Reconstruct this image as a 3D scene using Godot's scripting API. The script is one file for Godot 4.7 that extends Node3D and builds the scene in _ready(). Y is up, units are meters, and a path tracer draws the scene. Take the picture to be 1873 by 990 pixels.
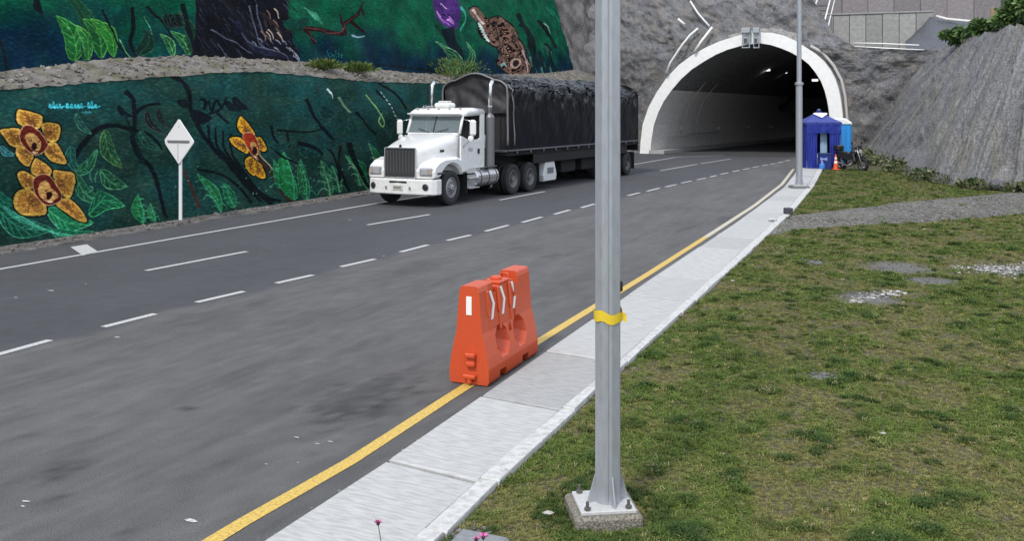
extends Node3D
# A highway tunnel portal in the Andes: painted retaining walls on the left, a tarp-covered semi-trailer, a lay-by with
# an orange barrier, a concrete footpath and lawn on the right. Units are metres, y is up, the camera looks along -z.

# ---- measured camera: level optical axis with the lens shifted down (verticals stay vertical in the photograph)
const FOC := 1650.0      # focal length in photo pixels
const UC := 936.5        # photo column of the optical axis
const VH := 205.0        # photo row of the horizon
const CAM_H := 2.8       # camera height over the road
const ROAD_ANGLE := 0.4276   # 24.5 degrees: heading of the road to the right of the optical axis

var along := Vector3(sin(ROAD_ANGLE), 0, -cos(ROAD_ANGLE))   # away from the camera, along the road
var across := Vector3(cos(ROAD_ANGLE), 0, sin(ROAD_ANGLE))   # to the right of the road
var rng := RandomNumberGenerator.new()
var mats := {}
var texs := {}
var used := {}
var n1 := FastNoiseLite.new()
var n2 := FastNoiseLite.new()
var n3 := FastNoiseLite.new()

# ---------------------------------------------------------------- pixels to places
func ray(u: float, v: float) -> Vector3:
	return Vector3((u - UC) / FOC, -(v - VH) / FOC, -1.0)
func G(u: float, v: float, h := 0.0) -> Vector3:          # where a pixel's ray meets the level h
	return Vector3(0, CAM_H, 0) + ray(u, v) * (FOC * (CAM_H - h) / (v - VH))
func P(u: float, v: float, d: float) -> Vector3:          # at the distance d
	return Vector3(0, CAM_H, 0) + ray(u, v) * d
func on_plane(u: float, v: float, p0: Vector3, n: Vector3) -> Vector3:
	var c := Vector3(0, CAM_H, 0)
	var r := ray(u, v)
	return c + r * ((p0 - c).dot(n) / r.dot(n))
func S(p: Vector3) -> float: return p.dot(along)
func Rr(p: Vector3) -> float: return p.dot(across)
func SR(s: float, r: float, h := 0.0) -> Vector3: return along * s + across * r + Vector3(0, h, 0)
func table_from(pix: Array, h: float) -> Array:            # pixel polyline on the ground -> sorted [s, r]
	var t := []
	for p in pix:
		var g := G(p[0], p[1], h)
		t.append([S(g), Rr(g)])
	t.sort_custom(func(a, b): return a[0] < b[0])
	return t
func look(t: Array, x: float) -> float:                    # linear interpolation, extended beyond both ends
	var n := t.size()
	var i := 0
	while i < n - 2 and x > t[i + 1][0]: i += 1
	return lerpf(t[i][1], t[i + 1][1], (x - t[i][0]) / (t[i + 1][0] - t[i][0]))
func clampi_look(t: Array, x: float) -> float:
	return look(t, clampf(x, t[0][0], t[t.size() - 1][0]))

# ---------------------------------------------------------------- materials
func lin(r: float, g: float, b: float) -> Color: return Color(r, g, b).linear_to_srgb()
func dim(c: Color, k: float) -> Color: return Color(c.r * k, c.g * k, c.b * k)
func s8(r: float, g: float, b: float) -> Color: return Color(r / 255.0, g / 255.0, b / 255.0)
func M(key: String, c: Color, rough := 0.7, metal := 0.0) -> StandardMaterial3D:
	if mats.has(key): return mats[key]
	var m := StandardMaterial3D.new()
	m.resource_name = key
	m.albedo_color = c
	m.roughness = rough
	m.metallic = metal
	mats[key] = m
	return m
func noise(seed_: int, freq: float, oct := 4, kind := FastNoiseLite.TYPE_SIMPLEX_SMOOTH) -> FastNoiseLite:
	var n := FastNoiseLite.new()
	n.seed = seed_
	n.frequency = freq
	n.noise_type = kind
	n.fractal_octaves = oct
	return n
func grain(key: String, size: int, freq: float, lo: float, hi: float, seed_ := 1, oct := 5, speck := 0.0) -> ImageTexture:
	# seamless grey grain, multiplied with the base colour: stone, asphalt, dust
	if texs.has(key): return texs[key]
	var im := noise(seed_, freq, oct).get_seamless_image(size, size)
	im.convert(Image.FORMAT_L8)
	var b := im.get_data()
	var r := RandomNumberGenerator.new()
	r.seed = seed_ * 77
	var out := PackedByteArray()
	out.resize(b.size() * 3)
	for i in b.size():
		var x := lerpf(lo, hi, b[i] / 255.0)
		if speck > 0.0: x += r.randfn(0.0, speck)
		var q := int(clampf(x, 0, 1) * 255)
		out[i * 3] = q
		out[i * 3 + 1] = q
		out[i * 3 + 2] = q
	var t := ImageTexture.create_from_image(Image.create_from_data(size, size, false, Image.FORMAT_RGB8, out))
	texs[key] = t
	return t
func bumps(key: String, size: int, freq: float, scale: float, seed_ := 1, oct := 5) -> ImageTexture:
	if texs.has(key): return texs[key]
	var im := noise(seed_, freq, oct).get_seamless_image(size, size)
	im.convert(Image.FORMAT_RGBA8)
	im.bump_map_to_normal_map(scale)
	var t := ImageTexture.create_from_image(im)
	texs[key] = t
	return t
func rough_mat(key: String, c: Color, rough: float, tex: Texture2D, per_m: float, nrm: Texture2D = null, nscale := 1.0, vcol := false) -> StandardMaterial3D:
	if mats.has(key): return mats[key]
	var m := M(key, c, rough)
	m.albedo_texture = tex
	m.uv1_triplanar = true
	m.uv1_world_triplanar = true
	m.uv1_scale = Vector3.ONE * per_m
	m.vertex_color_use_as_albedo = vcol
	if nrm:
		m.normal_enabled = true
		m.normal_texture = nrm
		m.normal_scale = nscale
	return m

# ---------------------------------------------------------------- nodes
func numbered(called: String) -> String:
	var k: int = used.get(called, -1) + 1
	used[called] = k
	return called if k == 0 else "%s_%03d" % [called, k]
func tag(o: Node, label: String, category: String, group := "") -> Node:
	o.set_meta("label", label)
	o.set_meta("category", category)
	if group != "": o.set_meta("group", group)
	return o
func thing(called: String, label: String, category: String, at := Vector3.ZERO, basis_ := Basis.IDENTITY, group := "") -> Node3D:
	var o := Node3D.new()
	o.name = numbered(called)
	add_child(o)
	o.transform = Transform3D(basis_, at)
	tag(o, label, category, group)
	return o
func put(called: String, mesh: Mesh, m: Material, parent: Node = null, kind := "") -> MeshInstance3D:
	var o := MeshInstance3D.new()
	o.mesh = mesh
	o.material_override = m
	if parent == null:
		o.name = numbered(called)
		add_child(o)
	else:
		o.name = called
		parent.add_child(o, true)
	if kind != "": o.set_meta("kind", kind)
	return o

# ---------------------------------------------------------------- shapes
func begin(smooth := false) -> SurfaceTool:
	var st := SurfaceTool.new()
	st.begin(Mesh.PRIMITIVE_TRIANGLES)
	st.set_smooth_group(0 if smooth else -1)
	return st
func done(st: SurfaceTool) -> ArrayMesh:
	st.generate_normals()
	return st.commit()
func tri(st: SurfaceTool, a: Vector3, b: Vector3, c: Vector3) -> void:   # anticlockwise from outside
	st.add_vertex(a); st.add_vertex(c); st.add_vertex(b)
func quad(st: SurfaceTool, a: Vector3, b: Vector3, c: Vector3, d: Vector3) -> void:
	tri(st, a, b, c); tri(st, a, c, d)
func quv(st: SurfaceTool, a: Vector3, b: Vector3, c: Vector3, d: Vector3) -> void:   # a quad with road coordinates as uv
	for p in [a, c, b, a, d, c]:
		st.set_uv(Vector2(Rr(p), S(p)))
		st.add_vertex(p)
func hexa(st: SurfaceTool, b: Array, t: Array) -> void:    # four bottom and four top corners, anticlockwise from above
	quad(st, t[0], t[1], t[2], t[3])
	quad(st, b[3], b[2], b[1], b[0])
	for i in 4:
		var j := (i + 1) % 4
		quad(st, b[i], b[j], t[j], t[i])
func box(st: SurfaceTool, c: Vector3, size: Vector3, bev := 0.0, q := Basis.IDENTITY) -> void:
	var h := size * 0.5
	var b := minf(bev, minf(h.x, minf(h.y, h.z)) * 0.9)
	if b <= 0.0:
		var bb := []
		var tt := []
		for k in [[-1, 1], [1, 1], [1, -1], [-1, -1]]:
			bb.append(c + q * Vector3(k[0] * h.x, -h.y, k[1] * h.z))
			tt.append(c + q * Vector3(k[0] * h.x, h.y, k[1] * h.z))
		hexa(st, bb, tt)
		return
	var V := func(sx, sy, sz, ax) -> Vector3:
		var p := Vector3(sx * (h.x - (0.0 if ax == 0 else b)), sy * (h.y - (0.0 if ax == 1 else b)), sz * (h.z - (0.0 if ax == 2 else b)))
		return c + q * p
	for s in [-1, 1]:
		var f := [[V.call(s, -1, -1, 0), V.call(s, 1, -1, 0), V.call(s, 1, 1, 0), V.call(s, -1, 1, 0)],
			[V.call(-1, s, -1, 1), V.call(-1, s, 1, 1), V.call(1, s, 1, 1), V.call(1, s, -1, 1)],
			[V.call(-1, -1, s, 2), V.call(1, -1, s, 2), V.call(1, 1, s, 2), V.call(-1, 1, s, 2)]]
		for a in f:
			if s > 0: quad(st, a[0], a[1], a[2], a[3])
			else: quad(st, a[3], a[2], a[1], a[0])
	for s in [-1, 1]:
		for t in [-1, 1]:
			for e in [[V.call(s, t, -1, 0), V.call(s, t, -1, 1), V.call(s, t, 1, 1), V.call(s, t, 1, 0)],
				[V.call(-1, s, t, 1), V.call(-1, s, t, 2), V.call(1, s, t, 2), V.call(1, s, t, 1)],
				[V.call(t, -1, s, 2), V.call(t, -1, s, 0), V.call(t, 1, s, 0), V.call(t, 1, s, 2)]]:
				if s * t > 0: quad(st, e[0], e[1], e[2], e[3]) if (e[1] - e[0]).cross(e[2] - e[0]).dot((e[0] + e[2]) * 0.5 - c) > 0 else quad(st, e[3], e[2], e[1], e[0])
				else: quad(st, e[0], e[1], e[2], e[3]) if (e[1] - e[0]).cross(e[2] - e[0]).dot((e[0] + e[2]) * 0.5 - c) > 0 else quad(st, e[3], e[2], e[1], e[0])
			for w in [-1, 1]:
				var k := [V.call(s, t, w, 0), V.call(s, t, w, 1), V.call(s, t, w, 2)]
				if s * t * w > 0: tri(st, k[0], k[1], k[2])
				else: tri(st, k[0], k[2], k[1])
func boxm(c: Vector3, size: Vector3, bev := 0.01, q := Basis.IDENTITY) -> ArrayMesh:
	var st := begin()
	box(st, c, size, bev, q)
	return done(st)
func frame_of(d: Vector3) -> Basis:                        # z along d
	var z := d.normalized()
	var x := (Vector3.UP if absf(z.y) < 0.95 else Vector3.RIGHT).cross(z).normalized()
	return Basis(x, z.cross(x), z)
func tube(st: SurfaceTool, pts: Array, radii, sides := 8, cap := true) -> void:
	var rings := []
	var n := pts.size()
	var q := Basis.IDENTITY
	for i in n:
		var d: Vector3 = (pts[mini(i + 1, n - 1)] - pts[maxi(i - 1, 0)])
		if i == 0: q = frame_of(d)
		else:
			var z := d.normalized()
			var x: Vector3 = (q.x - z * q.x.dot(z)).normalized()
			q = Basis(x, z.cross(x), z)
		var r: float = radii[i] if radii is Array else radii
		var ring := []
		for k in sides:
			var a := TAU * k / sides
			ring.append(pts[i] + q.x * cos(a) * r + q.y * sin(a) * r)
		rings.append(ring)
	for i in n - 1:
		for k in sides:
			var j := (k + 1) % sides
			quad(st, rings[i][k], rings[i][j], rings[i + 1][j], rings[i + 1][k])
	if cap:
		for k in range(1, sides - 1):
			tri(st, rings[0][0], rings[0][k + 1], rings[0][k])
			tri(st, rings[n - 1][0], rings[n - 1][k], rings[n - 1][k + 1])
func tubem(pts: Array, radii, sides := 8, smooth := true) -> ArrayMesh:
	var st := begin(smooth)
	tube(st, pts, radii, sides)
	return done(st)
func lathe(st: SurfaceTool, prof: Array, sides: int, c: Vector3, q := Basis.IDENTITY) -> void:   # prof: [radius, height] upwards along q.y, outside to the right
	for i in prof.size() - 1:
		for k in sides:
			var a := TAU * k / sides
			var b := TAU * (k + 1) / sides
			var f := func(w, p): return c + q * Vector3(cos(w) * p[0], p[1], -sin(w) * p[0])
			if prof[i][0] < 1e-5: tri(st, f.call(a, prof[i]), f.call(b, prof[i + 1]), f.call(a, prof[i + 1]))
			elif prof[i + 1][0] < 1e-5: tri(st, f.call(a, prof[i]), f.call(b, prof[i]), f.call(a, prof[i + 1]))
			else: quad(st, f.call(a, prof[i]), f.call(b, prof[i]), f.call(b, prof[i + 1]), f.call(a, prof[i + 1]))
func lathem(prof: Array, sides := 20, c := Vector3.ZERO, q := Basis.IDENTITY, smooth := false) -> ArrayMesh:
	var st := begin(smooth)
	lathe(st, prof, sides, c, q)
	return done(st)
func loft(st: SurfaceTool, secs: Array, cap0 := true, cap1 := true, closed := true) -> void:
	# sections run anticlockwise seen from the end that they advance towards
	var n: int = secs[0].size()
	for i in secs.size() - 1:
		for k in (n if closed else n - 1):
			var j := (k + 1) % n
			quad(st, secs[i][k], secs[i][j], secs[i + 1][j], secs[i + 1][k])
	for e in 2:
		if (cap0 if e == 0 else cap1):
			var s: Array = secs[0] if e == 0 else secs[secs.size() - 1]
			var c := Vector3.ZERO
			for p in s: c += p
			c /= n
			for k in n:
				var j := (k + 1) % n
				if e == 0: tri(st, c, s[j], s[k])
				else: tri(st, c, s[k], s[j])
func prism(st: SurfaceTool, poly: Array, z0: float, z1: float, bev := 0.0, xf := Transform3D.IDENTITY) -> void:
	# outline in x, y, carried from z0 to z1 (z1 > z0), bevelled edges on both faces
	var p := PackedVector2Array()
	for a in poly: p.append(Vector2(a[0], a[1]))
	if Geometry2D.is_polygon_clockwise(p): p.reverse()
	var n := p.size()
	var inn := PackedVector2Array()
	for i in n:
		var e0 := (p[i] - p[(i - 1 + n) % n]).normalized()
		var e1 := (p[(i + 1) % n] - p[i]).normalized()
		var nn := Vector2(-e0.y - e1.y, e0.x + e1.x)
		inn.append(p[i] + (nn.normalized() if nn.length() > 1e-4 else Vector2.ZERO) * bev)
	var rings := [[inn, z0], [p, z0 + bev], [p, z1 - bev], [inn, z1]] if bev > 0.0 else [[p, z0], [p, z1]]
	for i in rings.size() - 1:
		var A: PackedVector2Array = rings[i][0]
		var B: PackedVector2Array = rings[i + 1][0]
		for k in n:
			var j := (k + 1) % n
			quad(st, xf * Vector3(A[k].x, A[k].y, rings[i][1]), xf * Vector3(A[j].x, A[j].y, rings[i][1]), xf * Vector3(B[j].x, B[j].y, rings[i + 1][1]), xf * Vector3(B[k].x, B[k].y, rings[i + 1][1]))
	var face := inn if bev > 0.0 else p
	var ix := Geometry2D.triangulate_polygon(face)
	for i in range(0, ix.size(), 3):
		var a := face[ix[i]]
		var b := face[ix[i + 1]]
		var c := face[ix[i + 2]]
		if (b - a).cross(c - a) < 0:
			var w := b
			b = c
			c = w
		tri(st, xf * Vector3(a.x, a.y, z1), xf * Vector3(b.x, b.y, z1), xf * Vector3(c.x, c.y, z1))
		tri(st, xf * Vector3(a.x, a.y, z0), xf * Vector3(c.x, c.y, z0), xf * Vector3(b.x, b.y, z0))
func prismm(poly: Array, z0: float, z1: float, bev := 0.0, xf := Transform3D.IDENTITY) -> ArrayMesh:
	var st := begin()
	prism(st, poly, z0, z1, bev, xf)
	return done(st)
func sheet(nu: int, nv: int, fn: Callable, facing: Vector3) -> ArrayMesh:
	# a grid surface; fn(i, j) gives [place, uv, colour]; facing: roughly the side its front looks to
	var pos := PackedVector3Array()
	var uvs := PackedVector2Array()
	var cols := PackedColorArray()
	for j in nv + 1:
		for i in nu + 1:
			var a: Array = fn.call(i, j)
			pos.append(a[0])
			uvs.append(a[1])
			cols.append(a[2])
	var w := nu + 1
	var mid := (nv / 2) * w + nu / 2
	var test := (pos[mid + 1] - pos[mid]).cross(pos[mid + w] - pos[mid])
	var flip := test.dot(facing) < 0
	var nrm := PackedVector3Array()
	for j in nv + 1:
		for i in nu + 1:
			var a := pos[j * w + mini(i + 1, nu)] - pos[j * w + maxi(i - 1, 0)]
			var b := pos[mini(j + 1, nv) * w + i] - pos[maxi(j - 1, 0) * w + i]
			var c := a.cross(b).normalized()
			nrm.append(-c if flip else c)
	var ix := PackedInt32Array()
	for j in nv:
		for i in nu:
			var a := j * w + i
			if flip: ix.append_array([a, a + 1, a + w + 1, a, a + w + 1, a + w])
			else: ix.append_array([a, a + w + 1, a + 1, a, a + w, a + w + 1])
	var arr := []
	arr.resize(Mesh.ARRAY_MAX)
	arr[Mesh.ARRAY_VERTEX] = pos
	arr[Mesh.ARRAY_NORMAL] = nrm
	arr[Mesh.ARRAY_TEX_UV] = uvs
	arr[Mesh.ARRAY_COLOR] = cols
	arr[Mesh.ARRAY_INDEX] = ix
	var m := ArrayMesh.new()
	m.add_surface_from_arrays(Mesh.PRIMITIVE_TRIANGLES, arr)
	return m
func stone_mesh(seed_: int) -> ArrayMesh:
	var r := RandomNumberGenerator.new()
	r.seed = seed_
	var st := begin()
	var pr := [[0.0, -0.35], [0.75, -0.3], [1.0, 0.05], [0.7, 0.4], [0.0, 0.5]]
	var jit := {}
	var f := func(i, k):
		var key := [i, k % 6 if pr[i][0] > 0 else 0]
		if not jit.has(key): jit[key] = Vector3(r.randf_range(-.2, .2), r.randf_range(-.12, .12), r.randf_range(-.2, .2))
		var a: float = TAU * k / 6.0
		return Vector3(cos(a) * pr[i][0], pr[i][1], -sin(a) * pr[i][0]) + jit[key]
	for i in 4:
		for k in 6:
			if pr[i][0] == 0.0: tri(st, f.call(i, k), f.call(i + 1, k + 1), f.call(i + 1, k))
			elif pr[i + 1][0] == 0.0: tri(st, f.call(i, k), f.call(i, k + 1), f.call(i + 1, k))
			else: quad(st, f.call(i, k), f.call(i, k + 1), f.call(i + 1, k + 1), f.call(i + 1, k))
	return done(st)
func scatter(called: String, mesh: Mesh, m: Material, xfs: Array, cols: Array, parent: Node = null) -> MultiMeshInstance3D:
	var mm := MultiMesh.new()
	mm.transform_format = MultiMesh.TRANSFORM_3D
	mm.use_colors = true
	mm.mesh = mesh
	mm.instance_count = xfs.size()
	for i in xfs.size():
		mm.set_instance_transform(i, xfs[i])
		mm.set_instance_color(i, cols[i])
	var o := MultiMeshInstance3D.new()
	o.multimesh = mm
	o.material_override = m
	if parent:
		o.name = called
		parent.add_child(o, true)
	else:
		o.name = numbered(called)
		add_child(o)
	o.set_meta("kind", "stuff")
	return o

# ---------------------------------------------------------------- the mural, painted onto the walls' own texture
# Features were measured in the photograph; each point is carried onto the wall (metres along it, metres up) and painted there.
var wall_base: Vector3
const WALL_ANGLE := 0.384
var wall_along := Vector3(sin(WALL_ANGLE), 0, -cos(WALL_ANGLE))   # the painted walls run at a slight angle to the road
var wall_across := Vector3(cos(WALL_ANGLE), 0, sin(WALL_ANGLE))
func WR(s: float, off: float, h: float) -> Vector3:         # along the wall, in front of its foot line, up
	return wall_along * s + wall_across * (wall_base.dot(wall_across) + off) + Vector3(0, h, 0)
var img: Image
var paint_upper := false
const LEAN_LOW := 0.22
const LEAN_UP := 0.28
const S0 := 8.0
const S1 := 66.0
func wall_off(h: float, upper: bool) -> float:             # how far back from the base line a wall's plane lies at a height
	return 2.1 + LEAN_UP * (h - 4.0) if upper else LEAN_LOW * h
func wall_hit(u: float, v: float, upper: bool) -> Vector2: # (s, height)
	var c := Vector3(0, CAM_H, 0)
	var r := ray(u, v)
	var k := LEAN_UP if upper else LEAN_LOW
	var o := 2.1 - LEAN_UP * 4.0 if upper else 0.0
	var t := -((c - wall_base).dot(wall_across) + o + k * CAM_H) / (r.dot(wall_across) + k * r.y)
	var p := c + r * t
	return Vector2(p.dot(wall_along), p.y)
func wall_u(s: float) -> float: return pow(clampf((s - S0) / (S1 - S0), 0, 1), 0.7)
func wall_v(h: float, upper: bool) -> float: return 1.0 - ((h - 2.6) / 9.0 if upper else h / 4.6)
func tex_px(p: Vector2) -> Vector2:
	var a := wall_hit(p.x, p.y, paint_upper)
	return Vector2(wall_u(a.x) * img.get_width(), wall_v(a.y, paint_upper) * img.get_height())
func fill_poly(pts: PackedVector2Array, c: Color) -> void:
	var q := PackedVector2Array()
	for p in pts: q.append(tex_px(p))
	var lo := INF
	var hi := -INF
	for p in q:
		lo = minf(lo, p.y)
		hi = maxf(hi, p.y)
	var n := q.size()
	for y in range(maxi(0, int(floor(lo))), mini(img.get_height() - 1, int(ceil(hi))) + 1):
		var xs := []
		var yy := y + 0.5
		for i in n:
			var a := q[i]
			var b := q[(i + 1) % n]
			if (a.y <= yy) != (b.y <= yy): xs.append(a.x + (yy - a.y) / (b.y - a.y) * (b.x - a.x))
		xs.sort()
		for i in range(0, xs.size() - 1, 2):
			var x0 := int(round(xs[i]))
			img.fill_rect(Rect2i(x0, y, maxi(1, int(round(xs[i + 1])) - x0), 1), c)
func curve(pts: Array, per := 6) -> PackedVector2Array:
	var out := PackedVector2Array()
	var n := pts.size()
	for i in n - 1:
		var p0: Vector2 = pts[maxi(i - 1, 0)]
		var p1: Vector2 = pts[i]
		var p2: Vector2 = pts[i + 1]
		var p3: Vector2 = pts[mini(i + 2, n - 1)]
		for k in per: out.append(p1.cubic_interpolate(p2, p0, p3, float(k) / per))
	out.append(pts[n - 1])
	return out
func stroke(pts: Array, w0: float, w1: float, c: Color) -> void:   # a brush stroke along a curve, widths in photo pixels
	var q := curve(pts)
	var n := q.size()
	for i in n - 1:
		var d := (q[i + 1] - q[i]).normalized()
		var o := Vector2(-d.y, d.x)
		var a := lerpf(w0, w1, float(i) / n) * 0.5
		var b := lerpf(w0, w1, float(i + 1) / n) * 0.5
		fill_poly(PackedVector2Array([q[i] + o * a - d * a * 0.3, q[i] - o * a - d * a * 0.3, q[i + 1] - o * b + d * b * 0.3, q[i + 1] + o * b + d * b * 0.3]), c)
func V2(a: Array) -> Array:
	var o := []
	for i in range(0, a.size(), 2): o.append(Vector2(a[i], a[i + 1]))
	return o
func crop(a: Array, k: float, ox: float, oy: float) -> Array:
	var o := []
	for i in range(0, a.size(), 2): o.append(Vector2(a[i] / k + ox, a[i + 1] / k + oy))
	return o
func smooth_loop(pts: Array) -> PackedVector2Array:
	var out := PackedVector2Array()
	var n := pts.size()
	for i in n:
		for k in 4: out.append((pts[i] as Vector2).cubic_interpolate(pts[(i + 1) % n], pts[(i - 1 + n) % n], pts[(i + 2) % n], k / 4.0))
	return out
func grown(pts: PackedVector2Array, by: float) -> PackedVector2Array:
	var c := Vector2.ZERO
	for p in pts: c += p
	c /= pts.size()
	var o := PackedVector2Array()
	for p in pts: o.append(p + (p - c).normalized() * by)
	return o
func shrunk(pts: PackedVector2Array, f: float) -> PackedVector2Array:
	var c := Vector2.ZERO
	for p in pts: c += p
	c /= pts.size()
	var o := PackedVector2Array()
	for p in pts: o.append(c + (p - c) * f)
	return o
func petals(list: Array, k: float, ox: float, oy: float, light: Color, mid: Color, heart: Vector2) -> void:
	for a in list: fill_poly(grown(smooth_loop(crop(a, k, ox, oy)), 3.0), s8(8, 16, 16))
	for a in list:
		var q := smooth_loop(crop(a, k, ox, oy))
		fill_poly(q, light)
		fill_poly(shrunk(q, 0.76), mid)
		var inner := PackedVector2Array()
		for p in shrunk(q, 0.5): inner.append(p.lerp(heart, 0.22))
		fill_poly(inner, mid.lerp(s8(96, 54, 30), 0.55))
		var c := Vector2.ZERO
		for p in q: c += p
		c /= q.size()
		for i in 16:                                         # brown veins running out from the heart
			var e: Vector2 = q[(i * 3 + 2) % q.size()]
			stroke([heart.lerp(c, 0.55), c.lerp(e, 0.25), c.lerp(e, 0.8)], 1.4, 0.6, s8(112, 70, 34))
		for i in 14:
			var e: Vector2 = c.lerp(q[rng.randi() % q.size()], rng.randf_range(0.2, 0.9))
			fill_poly(PackedVector2Array([e + Vector2(-1.2, 0), e + Vector2(0, -1.1), e + Vector2(1.2, 0), e + Vector2(0, 1.1)]), [s8(214, 178, 72), s8(138, 96, 42)][i % 2])
func leaf(a: Vector2, b: Vector2, w: float, body: Color, edge: Color, veins := 4, bend := 0.15) -> void:
	var d := b - a
	var o := Vector2(-d.y, d.x).normalized()
	var mid := curve([a, a.lerp(b, 0.5) + o * d.length() * bend, b], 8)
	var l := PackedVector2Array()
	var r := PackedVector2Array()
	for i in mid.size():
		var f := sin(PI * pow(float(i) / (mid.size() - 1), 0.8)) * w * 0.5
		l.append(mid[i] + o * f)
		r.append(mid[i] - o * f)
	var back := r.duplicate()
	back.reverse()
	var loop := l + back
	fill_poly(loop, body)
	edge = edge.lerp(body, 0.12)
	stroke(Array(l), 1.6, 1.0, edge)
	stroke(Array(r), 1.2, 1.0, edge.lerp(body, 0.35))
	stroke(Array(mid), 1.5, 0.8, edge.lerp(body, 0.2))
	for i in veins:
		var k := int(mid.size() * (i + 1.0) / (veins + 1.5))
		var e := mini(k + 3, mid.size() - 1)
		stroke([mid[k], l[e].lerp(mid[e], 0.15)], 1.0, 0.7, edge.lerp(body, 0.3))
		stroke([mid[k], r[e].lerp(mid[e], 0.15)], 1.0, 0.7, edge.lerp(body, 0.3))
func frond(root: Vector2, tip: Vector2, n: int, w: float, c: Color) -> void:    # a fern of pale brush strokes
	stroke([root, root.lerp(tip, 0.5) + Vector2(w * 0.15, 0), tip], 2.2, 0.8, c)
	for i in n:
		var f := (i + 0.6) / (n + 0.4)
		var p := root.lerp(tip, f)
		var l := w * (1.0 - f * 0.75)
		for s in [-1.0, 1.0]:
			var q: float = l * rng.randf_range(0.55, 1.25)
			stroke([p, p + Vector2(s * q * 0.5, -q * rng.randf_range(0.1, 0.45)), p + Vector2(s * q, q * rng.randf_range(-0.25, 0.4))], rng.randf_range(1.3, 2.4), 0.8, c.lerp(s8(30, 90, 70), rng.randf() * 0.5))
func wall_image(w: int, h: int, fn: Callable) -> Image:      # the sprayed ground coat, small, then enlarged
	var im := Image.create(w / 8, h / 8, false, Image.FORMAT_RGB8)
	for y in h / 8:
		for x in w / 8:
			im.set_pixel(x, y, fn.call((x + 0.5) * 8.0 / w, (y + 0.5) * 8.0 / h))
	im.resize(w, h, Image.INTERPOLATE_CUBIC)
	return im
func weather(im: Image, seed_: int) -> ImageTexture:          # sprayed plaster: pale grain where the paint misses the pores
	var b := im.get_data()
	var w := im.get_width()
	var h := im.get_height()
	var g1 := noise(seed_, 0.11, 3).get_image(w, h).get_data()
	var g2 := noise(seed_ + 5, 0.018, 4).get_image(w, h).get_data()
	var r := RandomNumberGenerator.new()
	r.seed = seed_
	for i in w * h:
		var k := 0.62 + g1[i] / 255.0 * 0.5 + g2[i] / 255.0 * 0.26 + r.randf_range(-0.07, 0.07)
		var add := 9.0 if g1[i] > 178 else 0.0
		for c in 3: b[i * 3 + c] = int(clampf(b[i * 3 + c] * k + add, 0, 255))
	return ImageTexture.create_from_image(Image.create_from_data(w, h, false, Image.FORMAT_RGB8, b))

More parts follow.
